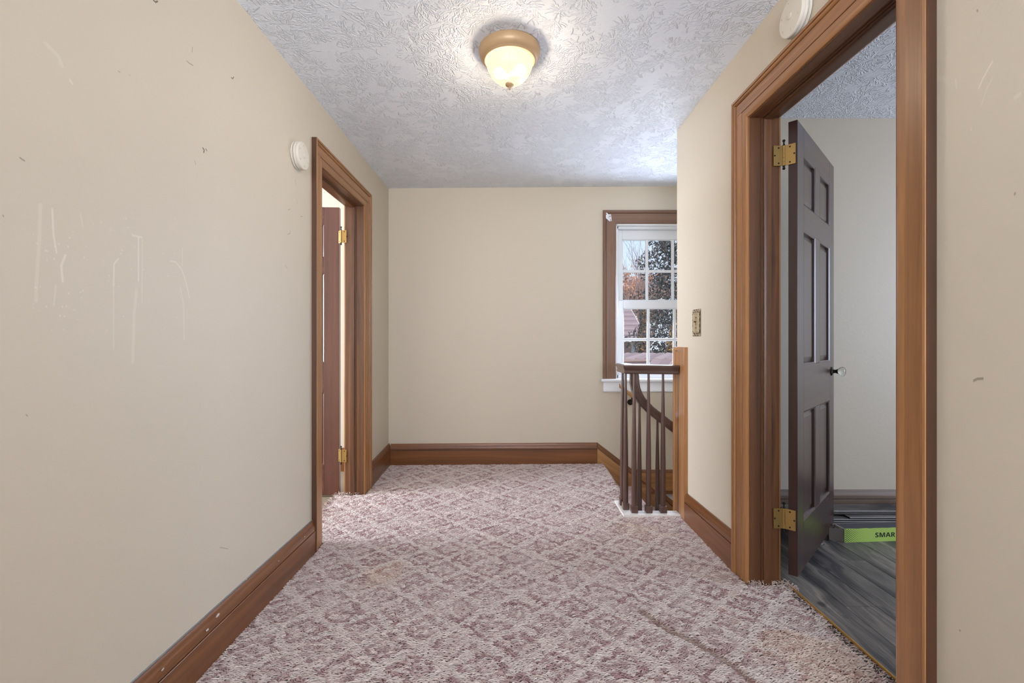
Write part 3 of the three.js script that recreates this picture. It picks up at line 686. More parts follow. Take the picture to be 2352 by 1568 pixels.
// ------------------------------------------------------------------ ornate switch plate
{
  const [d0] = onRight(1610, 740), [d1] = onRight(1592, 740);
  const w = d1 - d0, h = 0.155, brassOld = new THREE.MeshStandardMaterial({ color: '#b9a98a', metalness: 0.55, roughness: 0.42 }), brassDark = new THREE.MeshStandardMaterial({ color: '#5c4d38', metalness: 0.4, roughness: 0.55 });
  const g = thing('light_switch', 'ornate antique metal switch plate with a toggle on the right wall', 'light switch', [XR, 1.2, -(d0 + d1) / 2], -Math.PI / 2);
  // local: x along the wall, y up, z out of the wall
  mesh('plate', [rbox(-w / 2, w / 2, -h / 2, h / 2, 0, 0.003, 0.0015)], brassDark, g);
  const inner = [rbox(-w * 0.27, w * 0.27, -h * 0.33, h * 0.33, 0.002, 0.0055, 0.0015)];
  mesh('centre_field', inner, brassOld, g);
  const rim = [];
  for (const s of [-1, 1]) { rim.push(rbox(s * w * 0.30 - 0.0035, s * w * 0.30 + 0.0035, -h * 0.36, h * 0.36, 0.002, 0.008, 0.002), rbox(-w * 0.30, w * 0.30, s * h * 0.355 - 0.0035, s * h * 0.355 + 0.0035, 0.002, 0.008, 0.002)); }
  seed = 808;
  // leaf scrolls round the border
  const scroll = (x, y, r, a) => { const t = new THREE.TorusGeometry(r, 0.0018, 5, 12, 4.2); t.rotateZ(a); t.translate(x, y, 0.0045); rim.push(t); };
  for (let i = 0; i < 9; i++) for (const s of [-1, 1]) scroll(s * w * 0.41, lerp(-h * 0.43, h * 0.43, i / 8), 0.0062, i % 2 ? 0.8 : 3.6);
  for (let i = 0; i < 6; i++) for (const s of [-1, 1]) scroll(lerp(-w * 0.36, w * 0.36, i / 5), s * h * 0.435, 0.0066, i % 2 ? 2.2 : 5.2);
  for (const sx of [-1, 1]) for (const sy of [-1, 1]) { const b = new THREE.SphereGeometry(0.006, 10, 8); b.scale(1, 1, 0.6); b.translate(sx * w * 0.44, sy * h * 0.46, 0.003); rim.push(b); }
  const sw = new THREE.TubeGeometry(new THREE.CatmullRomCurve3([V(0.012, 0.028, 0.0062), V(-0.008, 0.018, 0.0062), V(0.006, 0, 0.0062), V(-0.010, -0.016, 0.0062), V(0.008, -0.028, 0.0062)]), 20, 0.0016, 5, false); rim.push(sw);
  mesh('scrollwork', rim, brassOld, g);
  for (const y of [0.03, -0.03]) { const c = cyl(0.0036, 0.0036, 0.003, 12); c.rotateX(Math.PI / 2); c.translate(0, y, 0.0065); mesh('screw', c, brassDark, g); }
  const tg = [rbox(-0.004, 0.004, -0.011, 0.011, 0.004, 0.0075, 0.001)]; const lever = rbox(-0.003, 0.003, -0.004, 0.004, 0, 0.014, 0.001); lever.rotateX(-0.5); lever.translate(0, 0.002, 0.006); tg.push(lever);
  mesh('toggle', tg, brassDark, g);
}
// ------------------------------------------------------------------ window
{
  const g = thing('window_1', 'white double-hung window with divided panes and brown casing', 'window', [0, 0, 0], 0, null, 'structure');
  const x0 = 0.915, x1 = 1.755, y0 = 0.765, y1 = 2.107, zi = -D;
  // white lining and vinyl frame in the opening
  for (const a of [[x0, x0 + 0.030, y0, y1], [x1 - 0.030, x1, y0, y1], [x0, x1, y1 - 0.030, y1], [x0, x1, y0, y0 + 0.034]]) mesh('frame', [rbox(a[0], a[1], a[2], a[3], zi - 0.045, zi - 0.17, 0.003)], M.vinyl, g);
  for (const a of [[x0 - 0.001, x0 + 0.008, y0, y1], [x1 - 0.008, x1 + 0.001, y0, y1], [x0, x1, y1 - 0.010, y1]]) mesh('lining', [rbox(a[0], a[1], a[2], a[3], zi + 0.002, zi - 0.05, 0.001)], M.white, g);
  const gx = [0.991, 1.214, 1.445, 1.675];
  function sash(name, ya, yb, gy0, gy1, gm, z) {
    const s = new THREE.Group(); s.name = name; g.add(s);
    const th = 0.034, xa = x0 + 0.030, xb = x1 - 0.030;
    mesh('stile', [rbox(xa, gx[0], ya, yb, z, z - th, 0.003)], M.vinyl, s); mesh('stile', [rbox(gx[3], xb, ya, yb, z, z - th, 0.003)], M.vinyl, s);
    mesh('rail', [rbox(gx[0], gx[3], gy1, yb, z, z - th, 0.003)], M.vinyl, s); mesh('rail', [rbox(gx[0], gx[3], ya, gy0, z, z - th, 0.003)], M.vinyl, s);
    // glazing bead steps
    const bead = [];
    for (const q of [[gx[0] - 0.006, gx[0] + 0.008, gy0, gy1], [gx[3] - 0.008, gx[3] + 0.006, gy0, gy1], [gx[0], gx[3], gy1 - 0.008, gy1 + 0.006], [gx[0], gx[3], gy0 - 0.006, gy0 + 0.008]]) bead.push(rbox(q[0], q[1], q[2], q[3], z - 0.010, z - 0.024, 0.002));
    mesh('glazing_bead', bead, M.vinyl, s);
    for (const x of gx.slice(1, 3)) mesh('muntin', [rbox(x - 0.0125, x + 0.0125, gy0, gy1, z - 0.009, z - 0.025, 0.004)], M.vinyl, s);
    for (let i = 0; i < 3; i++) mesh('muntin', [rbox(gx[i] + (i ? 0.0125 : 0), gx[i + 1] - (i < 2 ? 0.0125 : 0), gm - 0.0125, gm + 0.0125, z - 0.009, z - 0.025, 0.004)], M.vinyl, s);
    for (let i = 0; i < 3; i++) for (const [pa, pb] of [[gy0, gm], [gm, gy1]]) { // one pane in each light
      const p = new THREE.PlaneGeometry(gx[i + 1] - gx[i], pb - pa); p.translate((gx[i] + gx[i + 1]) / 2, (pa + pb) / 2, z - 0.017);
      mesh('pane', p, M.glass, s);
    }
  }
  sash('upper_sash', 1.398, 2.077, 1.452, 1.997, 1.714, zi - 0.098);
  sash('lower_sash', y0 + 0.034, 1.450, 0.845, 1.381, 1.106, zi - 0.056);
  mesh('sash_lock', [rbox(1.30, 1.36, 1.450, 1.462, zi - 0.060, zi - 0.085, 0.003), rbox(1.325, 1.335, 1.462, 1.472, zi - 0.058, zi - 0.080, 0.002)], M.white, g);
  // stool and apron, painted white
  mesh('stool', [rbox(0.775, 1.895, 0.742, 0.766, zi + 0.052, zi - 0.06, 0.006)], M.white, g);
  mesh('apron', prism([[0, 0.742], [0.016, 0.742], [0.016, 0.675], [0.019, 0.668], [0.019, 0.658], [0.010, 0.650], [0, 0.650]], (t, y) => V(0.80, y, zi + t), (t, y) => V(1.87, y, zi + t), 0.6), M.white, g);
  // brown casing with a back band, mitred at the head
  const flatP = [[0.004, 0], [0.004, 0.010], [0.008, 0.0155], [0.018, 0.0165], [0.088, 0.0165], [0.092, 0.013], [0.092, 0]], bandP = [[0.0925, 0], [0.0925, 0.019], [0.097, 0.0235], [0.103, 0.026], [0.114, 0.026], [0.117, 0.023], [0.117, 0]];
  for (const [prof, name] of [[flatP, 'casing'], [bandP, 'back_band']]) {
    const L = (y, m) => (w, t) => V(x0 - w, m ? y1 + w : y, zi + t), Rr = (y, m) => (w, t) => V(x1 + w, m ? y1 + w : y, zi + t);
    mesh(name, prism(prof, L(0.766), L(0, 1), 0.6), M.winCas, g); mesh(name, prism(prof, L(0, 1), Rr(0, 1), 0.6), M.winCas, g); mesh(name, prism(prof, Rr(0, 1), Rr(0.766), 0.6), M.winCas, g);
  }
}
{ // curtain rod bracket left on the casing corner
  const g = thing('curtain_bracket', 'small white metal curtain bracket on the window casing corner', 'bracket', [0.842, 2.165, -D + 0.0175]);
  const pts = [[-0.026, 0.036], [-0.010, 0.036], [0.000, 0.022], [0.026, 0.010], [0.028, -0.034], [0.008, -0.036], [-0.006, -0.020], [-0.024, -0.010]];
  const sh = new THREE.Shape(pts.map(p => new THREE.Vector2(...p)));
  mesh('plate', new THREE.ExtrudeGeometry(sh, { depth: 0.002, bevelEnabled: true, bevelSize: 0.0008, bevelThickness: 0.0006, bevelSegments: 1 }), M.white, g);
  mesh('hook', [rbox(0.000, 0.022, -0.010, 0.006, 0, 0.022, 0.002), rbox(0.002, 0.020, -0.004, 0.018, 0.018, 0.022, 0.002)], M.white, g);
  for (const [x, y] of [[-0.016, 0.024], [0.018, -0.026]]) { const c = cyl(0.004, 0.004, 0.003, 10); c.rotateX(Math.PI / 2); c.translate(x, y, 0.003); mesh('screw', c, M.darkIron, g); }
}
// ------------------------------------------------------------------ end board on the corner of the right wall
{
  const g = thing('trim_3', 'stained wood end board capping the wall beside the stair rail', 'end board', [0, 0, 0], 0, null, 'structure');
  const n0 = 2.785, f0 = ZC + 0.016, top = 1.057, bot = 0.0;
  mesh('board', board(1, XR - 0.015, XR, bot, top - 0.0265, -n0 - 0.0275, -f0 + 0.0265), M.casing, g);
  const strip = [[0, 0], [0, 0.0215], [0.012, 0.0215], [0.018, 0.0185], [0.0235, 0.016], [0.0235, 0]];
  const P = (d, y) => V(XR, y, -d);
  const q = (dd, yy) => (w, t) => V(XR - t, yy(w), -dd(w));
  mesh('edge_strip', prism(strip, q(w => n0 + w, () => bot), q(w => n0 + w, w => top - w), 0.6), M.casing, g);
  mesh('edge_strip', prism(strip, q(w => n0 + w, w => top - w), q(w => f0 - w, w => top - w), 0.6), M.casing, g);
  mesh('edge_strip', prism(strip, q(w => f0 - w, w => top - w), q(w => f0 - w, () => bot), 0.6), M.casing, g);
  mesh('return_board', board(1, XR - 0.0145, XR + WT, -0.3, top, -ZC, -f0 + 0.0005), M.casing, g);
}
// ------------------------------------------------------------------ stairs: carpeted treads going down to the right
const RISE = 0.178, RUN = 0.2325, STOP = 0.024;
const treadY = i => STOP - RISE * i;                       // i = 1 is the first step down
{
  const g = thing('stairs', 'carpeted stairs going down to the right behind the railing', 'stairs', [0, 0, 0], 0, null, 'structure');
  M.stairCarpet = new THREE.MeshStandardMaterial({ map: dataTex(256, 256, (u, v) => { const k = fbm(u * 60, v * 60) * 0.6 + 0.4 * N2(u * 20, v * 20), q = (Math.abs(((u * 2) % 1) - 0.5) + Math.abs(((v * 2) % 1) - 0.5)) > 0.62 ? 1 : 0.82; return [212 * (0.72 + 0.5 * k * q), 190 * (0.70 + 0.5 * k * q), 186 * (0.70 + 0.5 * k * q)]; }, true, THREE.RepeatWrapping), roughness: 0.95 });
  M.stairCarpet.map.repeat.set(2.1, 2.1);
  for (let i = 1; i <= 12; i++) {
    const xa = NOSE + RUN * (i - 1), y = treadY(i), dn = xa < 1.03 ? STRIP_B + 0.006 : ZC + 0.018;
    mesh('tread', [uvMetres(rbox(xa - 0.004, Math.min(xa + RUN + 0.022, XE - 0.01), y - 0.03, y, -dn, -D + 0.03, 0.012))], M.stairCarpet, g);
    mesh('riser', [uvMetres(box(xa - 0.006, xa + 0.006, y - 0.02, y + RISE - 0.028, -Math.max(dn, xa < 0.8 ? SD1 : dn), -D + 0.03))], M.stairCarpet, g);
  }
  // underside closes the flight
  mesh('soffit', prism([[0, 0], [0.03, 0], [0.03, 1], [0, 1]], (a, b) => V(NOSE, -0.30 - a, lerp(-STRIP_B, -D + 0.03, b)), (a, b) => V(XE, -0.30 - a - (XE - NOSE) * RISE / RUN, lerp(-STRIP_B, -D + 0.03, b))), M.wallLower, g);
  // skirt board on the back wall: a level return at the top, then the slope, with the same cap
  const slope = RISE / RUN, skTop = x => 0.206 - (x - 0.758) * 0.768;
  const sk = (x, y0) => (t, h) => V(x, y0 + h, -D + t);
  mesh('skirt_board', prism([[0, -0.36], [0.0185, -0.36], [0.0185, -0.052], [0, -0.052]], sk(0.747, skTop(0.747)), sk(3.4, skTop(3.4))), M.lite, g);
  mesh('skirt_cap', prism([[0, 0], [0.008, 0], [0.012, -0.010], [0.019, -0.024], [0.024, -0.034], [0.024, -0.047], [0, -0.047]], sk(0.747, skTop(0.747)), sk(3.4, skTop(3.4)), 0.7), M.base, g);
}
{ // level wood band on the back wall at the height of the upper floor
  const g = thing('trim_4', 'honey-coloured wood band across the stairwell wall behind the balusters', 'wall trim', [0, 0, 0], 0, null, 'structure');
  mesh('band', board(0, 0.985, XE, -0.205, -0.042, -D + 0.0195, -D + 0.0005), M.lite, g);
  mesh('band_cap', prism([[0, -0.024], [0.010, -0.024], [0.020, -0.032], [0.023, -0.038], [0.023, -0.0415], [0, -0.0415]], (t, y) => V(0.985, y, -D + t), (t, y) => V(XE, y, -D + t), 0.7), M.base, g);
  mesh('lower_moulding', [uvGrain(rbox(1.20, XE, -0.228, -0.206, -D + 0.026, -D + 0.0005), 0)], M.base, g);
  mesh('lower_wall_face', [wallBox(1.2, XE, -2.7, -0.228, -D + 0.004, -D)], M.wallLower, g);
}
// ------------------------------------------------------------------ stair railing
{
  const g = thing('stair_railing', 'dark stained stair railing with tapered balusters turning down the stairs', 'railing');
  const prof = [[0, 0.0285], [0.016, 0.0285], [0.026, 0.0265], [0.0305, 0.0215], [0.031, 0.014], [0.0275, 0.005], [0.0235, -0.004], [0.0225, -0.013], [0.0245, -0.017], [0.0245, -0.022], [0.021, -0.0245], [0.020, -0.0285], [0, -0.0285]];
  const full = [...prof, ...prof.slice(1, -1).reverse().map(p => [-p[0], p[1]])];
  const RY = 0.919, DF = 2.901, XLc = 0.731, DR = 3.06;
  const at = (x, y, d) => V(x, y, -d);
  const geos = [];
  // level runs with mitred corners: along the front, back on the left, and to the start of the easing
  const f0 = (a, b) => at(1.0465, RY - 0.004 + b, DF - a), m1 = (a, b) => at(XLc - a, RY + b, DF - a), m2 = (a, b) => at(XLc - a, RY + b, DR + a), f3 = (a, b) => at(0.770, RY + b, DR + a);
  geos.push(prism(full, f0, m1, 0.6), prism(full, m1, m2, 0.6), prism(full, m2, f3, 0.6));
  // easing: dives, then follows the pitch of the stairs
  const path = [[0.770, RY], [0.786, RY - 0.003], [0.801, RY - 0.013], [0.811, RY - 0.029], [0.8155, 0.866], [0.8184, 0.820], [0.826, 0.779], [0.8415, 0.739], [0.858, 0.710], [0.879, 0.684], [0.9223, 0.640], [0.98, 0.594], [1.078, 0.519], [3.1, 0.519 - 2.022 * 0.768]];
  const sec = path.map((p, i) => { const a = path[Math.max(0, i - 1)], b = path[Math.min(path.length - 1, i + 1)]; let tx = b[0] - a[0], ty = b[1] - a[1]; if (i === 0) { tx = 1; ty = 0; } const l = Math.hypot(tx, ty); tx /= l; ty /= l; return (w, h) => at(p[0] - ty * h * (h < 0 && i > 0 && i < 5 ? 0.8 : 1), p[1] + tx * h, DR + w); });
  { // one skin through all sections
    const pos = [], uv = [], n = full.length; let L = 0;
    for (let i = 0; i < sec.length - 1; i++) { const A = full.map(p => sec[i](...p)), B = full.map(p => sec[i + 1](...p)); const dl = A[0].distanceTo(B[0]); for (let k = 0; k < n; k++) { const j = (k + 1) % n; for (const [P, u, v] of [[A[k], L, k], [B[j], L + dl, k + 1], [A[j], L, k + 1], [A[k], L, k], [B[k], L + dl, k], [B[j], L + dl, k + 1]]) { pos.push(P.x, P.y, P.z); uv.push(u, v * 0.01); } } L += dl; }
    const q = new THREE.BufferGeometry(); q.setAttribute('position', new THREE.Float32BufferAttribute(pos, 3)); q.setAttribute('uv', new THREE.Float32BufferAttribute(uv, 2));
    geos.push(toCreasedNormals(q, 0.6));
  }
  mesh('handrail', geos, M.rail, g);
  // baluster: square foot, round tapered shaft
  function baluster(x, d, yb, yt) {
    const b = new THREE.Group(); b.name = 'baluster'; b.position.set(x, yb, -d); g.add(b);
    const h = yt - yb;
    mesh('shaft', uvGrain(lathe([[0.0150, 0.036], [0.0165, 0.05], [0.0168, 0.10], [0.0160, h * 0.35], [0.0138, h * 0.55], [0.0108, h * 0.75], [0.0080, h * 0.9], [0.0072, h]], 14), 1), M.rail, b);
    mesh('foot', uvGrain(rbox(-0.0205, 0.0205, 0, 0.042, -0.0205, 0.0205, 0.003), 1), M.rail, b);
  }
  const cy = 0.0185, ct = RY - 0.026;
  for (const [x, d] of [[0.866, 2.904], [0.957, 2.904], [0.775, 2.904], [0.735, 2.958], [0.734, 3.035], [0.748, 3.085]]) baluster(x, d, cy, ct);
  const railAt = x => { for (let i = 0; i < path.length - 1; i++) if (x >= path[i][0] && x <= path[i + 1][0] && path[i + 1][0] > path[i][0]) return lerp(path[i][1], path[i + 1][1], (x - path[i][0]) / (path[i + 1][0] - path[i][0])); return 0; };
  for (let k = 0; k < 14; k++) { const x = 0.852 + 0.1195 * k, st = Math.min(12, Math.floor((x - NOSE) / RUN) + 1); if (x < 2.4) baluster(x, DR, treadY(st), railAt(x) - 0.031); }
}
{ // white curb under the level part of the railing
  const curb = [box(SX0, XR - 0.016, -0.24, 0.018, -STRIP_F, -STRIP_B), box(SX0, SX1, -0.24, 0.018, -STRIP_B, -SD1)];
  structure('trim_5', curb.map(q => uvMetres(q)), new THREE.MeshStandardMaterial({ color: '#e9e5e0', roughness: 0.4 }), 'white painted curb strip under the railing balusters', 'curb');
}
{ // rail on the back wall of the stairs
  const g = thing('wall_handrail', 'honey-coloured handrail sloping down the stair wall under the window', 'handrail');
  const dd = D - 0.062, y = x => 0.690 - (x - 0.955) * 0.79, x0 = 0.93;
  const P = []; for (let i = 0; i < 14; i++) P.push([0.021 * Math.cos(i / 14 * 6.2832), 0.019 * Math.sin(i / 14 * 6.2832)]);
  mesh('rail', prism(P, (a, b) => V(x0, y(x0) + b, -dd + a), (a, b) => V(3.2, y(3.2) + b, -dd + a), 1.2), M.lite, g);
  for (const x of [1.035, 1.9, 2.8]) {
    const b = new THREE.TubeGeometry(new THREE.CatmullRomCurve3([V(x, y(x) - 0.018, -dd), V(x, y(x) - 0.045, -dd), V(x, y(x) - 0.062, -dd - 0.028), V(x, y(x) - 0.064, -D)]), 12, 0.007, 8, false);
    const r = cyl(0.022, 0.026, 0.008, 16); r.rotateX(Math.PI / 2); r.translate(x, y(x) - 0.064, -D + 0.004);
    mesh('bracket', [b, r], M.darkIron, g);
  }
}
// ------------------------------------------------------------------ right bedroom: flooring carton, loose planks
const font = await new FontLoader().loadAsync('fonts/droid/droid_sans_bold.typeface.json');
{
  const g = thing('flooring_carton', 'torn lime green flooring carton lettered SMAR on the plank floor', 'carton', [1.782, 0.0205, -2.464], 0.06);
  const lime = new THREE.MeshStandardMaterial({ color: '#b9da6c', roughness: 0.55 }), kraft = new THREE.MeshStandardMaterial({ color: '#77706b', roughness: 0.8 }), ink = new THREE.MeshStandardMaterial({ color: '#1f2a22', roughness: 0.6 });
  const L = 0.92, Hh = 0.0715, W = 0.092;
  // front wall with a torn upper edge
  seed = 303;
  const top = []; for (let x = 0; x <= L + 1e-6; x += 0.0244) top.push([x, Hh + 0.0025 * Math.sin(x * 70) * rnd() + rr(-0.0008, 0.0008)]);
  const sh = new THREE.Shape([new THREE.Vector2(0, 0), new THREE.Vector2(L, 0), ...top.reverse().map(p => new THREE.Vector2(...p))]);
  const front = new THREE.ExtrudeGeometry(sh, { depth: 0.003, bevelEnabled: false }); front.translate(0, 0, -0.003);
  mesh('front_wall', front, lime, g);
  mesh('back_wall', [rbox(0, L, 0, Hh - 0.004, -W, -W + 0.003, 0.0005)], kraft, g);
  mesh('bottom', [rbox(0, L, 0, 0.003, -W + 0.003, -0.003, 0.0005)], kraft, g);
  mesh('end_wall', [rbox(L - 0.003, L, 0.003, Hh - 0.003, -W + 0.003, -0.003, 0.0005)], kraft, g);
  // printed dots, large at the left and fading to the right in size
  const dots = [];
  for (let c = 0; c < 17; c++) for (let r = 0; r < 7; r++) { const k = 1 - c / 17, rad = 0.0029 * k + 0.0003; const d = new THREE.CircleGeometry(rad, 8); d.translate(0.006 + c * 0.0072, 0.005 + r * 0.0103 + (c % 2) * 0.005, 0.0003); if (0.005 + r * 0.0103 + (c % 2) * 0.005 < Hh - 0.003) dots.push(d); }
  mesh('printed_dots', dots, ink, g);
  const text = new TextGeometry('SMAR', { font, size: 0.0245, depth: 0.0003, curveSegments: 6 }); text.computeBoundingBox(); text.scale(1.24, 1, 1); text.translate(0.170, 0.0235, 0.0001);
  mesh('lettering', text, ink, g);
  // planks left in the carton, ends showing
  const core = new THREE.MeshStandardMaterial({ color: '#d9d6d0', roughness: 0.6 }), charcoal = new THREE.MeshStandardMaterial({ color: '#3b3f46', roughness: 0.45 });
  for (let i = 0; i < 4; i++) { const p = mesh('plank', [rbox(0.004 + 0.004 * i, L - 0.01, 0.004 + i * 0.0155, 0.0165 + i * 0.0155, -W + 0.005, -0.005, 0.0008)], core, g); mesh('plank_face', [rbox(0.008 + 0.004 * i, L - 0.012, 0.0160 + i * 0.0155, 0.0172 + i * 0.0155, -W + 0.006, -0.006, 0.0004)], charcoal, p); }
  // opened end flaps, one torn
  const flap = (pts, mat, name, ry, x, y, z, rz = 0) => { const s = new THREE.Shape(pts.map(p => new THREE.Vector2(...p))); const q = new THREE.ExtrudeGeometry(s, { depth: 0.002, bevelEnabled: false }); const m = mesh(name, q, mat, g); m.position.set(x, y, z); m.rotation.set(0, ry, rz); return m; };
  flap([[0, 0], [0.070, 0.002], [0.074, 0.066], [0.003, 0.070]], kraft, 'end_flap', Math.PI - 0.35, 0.001, 0.001, -0.003);
  flap([[0, 0], [0.03, -0.002], [0.062, 0.012], [0.052, 0.028], [0.060, 0.040], [0.030, 0.066], [0, 0.07]], new THREE.MeshStandardMaterial({ color: '#4a4038', roughness: 0.85 }), 'torn_flap', Math.PI + 0.25, -0.035, 0.001, -0.045);
  flap([[0, 0], [0.05, 0], [0.05, 0.03], [0, 0.034]], core, 'bottom_flap', Math.PI - 0.1, 0, 0.003, -0.02, 0).rotation.x = -1.25;
}
{ // loose planks stacked by the wall; each plank a thing
  const core = new THREE.MeshStandardMaterial({ color: '#d6d3ce', roughness: 0.6 }), under = new THREE.MeshStandardMaterial({ color: '#3a3836', roughness: 0.7 });
  const lay = (label, x, y, d0, w, k, len, turn) => {
    const g = thing('floor_plank', label, 'floor plank', [x, y, -d0], turn, 'loose floor planks stacked by the bedroom wall');
    mesh('core', [rbox(0, len, 0, 0.0078, -w, 0, 0.0005)], under, g);
    mesh('pale_edge_layer', [rbox(0, len, 0.0078, 0.0104, -w, 0, 0.0004)], core, g);
    mesh('face', [uvGrain(rbox(0.002, len - 0.002, 0.0100, 0.0115, -w + 0.002, -0.0022, 0.0005), 0)], plankMats[k], g);
  };
  const T = 0.0117, y0 = 0.0205;
  lay('lowest dark plank of the front stack, poking furthest left', 1.70, y0, 2.628, 0.15, 0, 1.22, 0);
  lay('second plank up in the front stack by the bedroom wall', 1.72, y0 + T, 2.631, 0.15, 1, 1.22, 0);
  lay('third plank up in the front stack by the bedroom wall', 1.705, y0 + 2 * T, 2.633, 0.15, 2, 1.22, 0.004);
  lay('fourth plank up in the front stack by the bedroom wall', 1.73, y0 + 3 * T, 2.636, 0.15, 0, 1.22, 0);
  lay('fifth plank up in the front stack, its end set back', 1.75, y0 + 4 * T, 2.636, 0.148, 1, 1.22, 0);
  lay('short-ended top plank of the front stack with a pale edge', 1.938, y0 + 5 * T, 2.636, 0.145, 0, 1.22, -0.004);
  lay('plank lying across the back of the stack under the topmost one', 1.62, y0 + 6 * T, 2.672, 0.108, 1, 1.22, 0);
  lay('topmost grey plank of the stack against the bedroom baseboard', 1.60, y0 + 7 * T, 2.668, 0.112, 2, 1.22, 0);
}
{ // nails dropped on the planks
  const nailMat = new THREE.MeshStandardMaterial({ color: '#b9b7b2', metalness: 0.8, roughness: 0.35 });
  const nail = (label, px, py, turn, len) => {
    const d = 1.078 * F / (py - PY), x = (px - PX) * d / F;
    const s = cyl(0.0014, 0.0014, len, 8); s.rotateZ(Math.PI / 2); const h = cyl(0.0038, 0.0038, 0.001, 12); h.rotateZ(Math.PI / 2); h.translate(len / 2, 0, 0);
    const g = thing('nail', label, 'nail', [x, 0.0242, -d], turn);
    mesh('shank', s, nailMat, g); mesh('head', h, nailMat, g);
  };
  nail('steel nail lying on the planks by the carton end', 1884, 1250, 0.1, 0.042);
  nail('short steel nail on the planks nearest the door edge', 1874, 1260, -0.35, 0.024);
}

// ------------------------------------------------------------------ outside the window
const GY = -2.9;
const seen = (px, py, d) => V((px - PX) * d / F, EYE - (py - PY) * d / F, -d);   // where something of known distance stands
structure('ground', [uvMetres(box(-30, 40, GY - 0.2, GY, 20, -70))], new THREE.MeshStandardMaterial({ color: '#8a8260', roughness: 0.95 }), 'dormant lawn outside the house', 'ground');
structure('roof_slab', [box(-2.6, 2.6, 2.42, 2.52, 3.15, 5.6)], M.dark, 'unseen slab added to keep the sun out of the opening behind the camera', 'roof');  // added out of view, only to block sun from the rear opening
{
  const g = thing('neighbour_house', 'neighbouring house with mauve shingle roof seen through the window', 'house', [0, GY, -18.3]);
  const shM = ['#9a8a90', '#8d7d84', '#a5959a'].map(c => new THREE.MeshStandardMaterial({ color: c, roughness: 0.85 })), sid = new THREE.MeshStandardMaterial({ color: '#c9a8a2', roughness: 0.7 });
  const xR = 4.7, xL0 = -3.2, zE = 2.3, eave = 1.19 - GY, ridge = 2.42 - GY;     // local: z toward the camera, y from the ground
  mesh('roof_deck', prism([[zE, eave - 0.06], [0, ridge - 0.06], [-zE, eave - 0.06], [-zE, eave - 0.14], [0, ridge - 0.14], [zE, eave - 0.14]], (z, y) => V(xL0, y, z), (z, y) => V(xR, y, z)), shM[1], g);
  const roof = new THREE.Group(); roof.name = 'roof'; g.add(roof);
  const n = 20, dz = zE / n, dy = (ridge - eave) / n;
  for (let i = 0; i < n; i++) for (const s of [1, -1]) { const z0 = zE - i * dz, y0 = eave + i * dy; mesh('shingle_course', prism([[z0 + 0.03, y0 - 0.045], [z0 + 0.03, y0 + 0.022], [z0 - dz - 0.02, y0 + dy + 0.004], [z0 - dz - 0.02, y0 + dy - 0.055]], (z, y) => V(xL0, y, s * z), (z, y) => V(xR, y, s * z)), shM[i % 3], roof); }
  mesh('gutter', [rbox(xL0, xR + 0.03, eave - 0.16, eave - 0.03, zE + 0.01, zE + 0.13, 0.03)], M.white, g);
  mesh('rake_trim', prism([[0, 0], [0.03, 0], [0.03, -0.2], [0, -0.2]], (t, y) => V(xR + t, eave + y, zE), (t, y) => V(xR + t, ridge + y, 0)), M.white, g);
  const wall = new THREE.Group(); wall.name = 'front_wall'; g.add(wall);
  for (let i = 0; i < 26; i++) mesh('siding_board', prism([[0, 0], [0.028, 0], [0.010, 0.16], [0, 0.16]], (t, y) => V(xL0 + 0.3, i * 0.158 + y, 1.95 + t), (t, y) => V(4.30, i * 0.158 + y, 1.95 + t)), sid, wall);
  mesh('house_wall', [box(xL0 + 0.3, 4.30, 0, eave - 0.1, -1.95, 1.95)], sid, g);
  mesh('corner_board', [rbox(4.26, 4.40, 0, eave - 0.1, 1.90, 2.02, 0.01)], M.white, g);
  const dp = new THREE.TubeGeometry(new THREE.CatmullRomCurve3([V(4.62, eave - 0.14, zE + 0.06), V(4.58, eave - 0.26, zE), V(4.44, eave - 0.52, 2.06), V(4.42, eave - 0.9, 2.06), V(4.42, 0.1, 2.06)]), 20, 0.045, 6, false);
  mesh('downspout', dp, M.white, g);
}
{ // low roof of the porch just below the window, with slanting shingle courses
  const g = thing('roof_slab', 'low mauve shingled porch roof at the bottom of the window view', 'roof', [3.0, 0, -7.6], 0, null, 'structure');
  const ms = ['#a08c8c', '#93807f', '#ab9796'].map(c => new THREE.MeshStandardMaterial({ color: c, roughness: 0.85 }));
  const slab = (z0, y0, z1, y1, name) => {
    const part = new THREE.Group(); part.name = name; g.add(part);
    mesh('deck', prism([[z0, y0 - 0.03], [z1, y1 - 0.03], [z1, y1 - 0.2], [z0, y0 - 0.2]], (z, y) => V(-1.5, y, z), (z, y) => V(2.6, y, z)), ms[1], part);
    for (let i = 0; i < 26; i++) { const xa = -1.5 + i * 0.155; mesh('shingle_course', prism([[0, -0.03], [0.165, -0.03], [0.165, 0.0], [0, 0.030]], (x, t) => V(Math.min(2.6, xa + x + 0.0), y0 + t, z0), (x, t) => V(Math.min(2.9, xa + x + 0.75), y1 + t, z1)), ms[i % 3], part); }
  };
  slab(1.9, 0.60, 0.32, 0.775, 'near_slope'); slab(0.28, 0.79, -1.3, 0.835, 'far_slope');
  const rl = new THREE.CylinderGeometry(0.025, 0.025, 4.2, 8); rl.rotateZ(Math.PI / 2 + 0.02); rl.translate(0.5, 0.80, 0.3);
  mesh('ridge_roll', rl, ms[1], g);
}
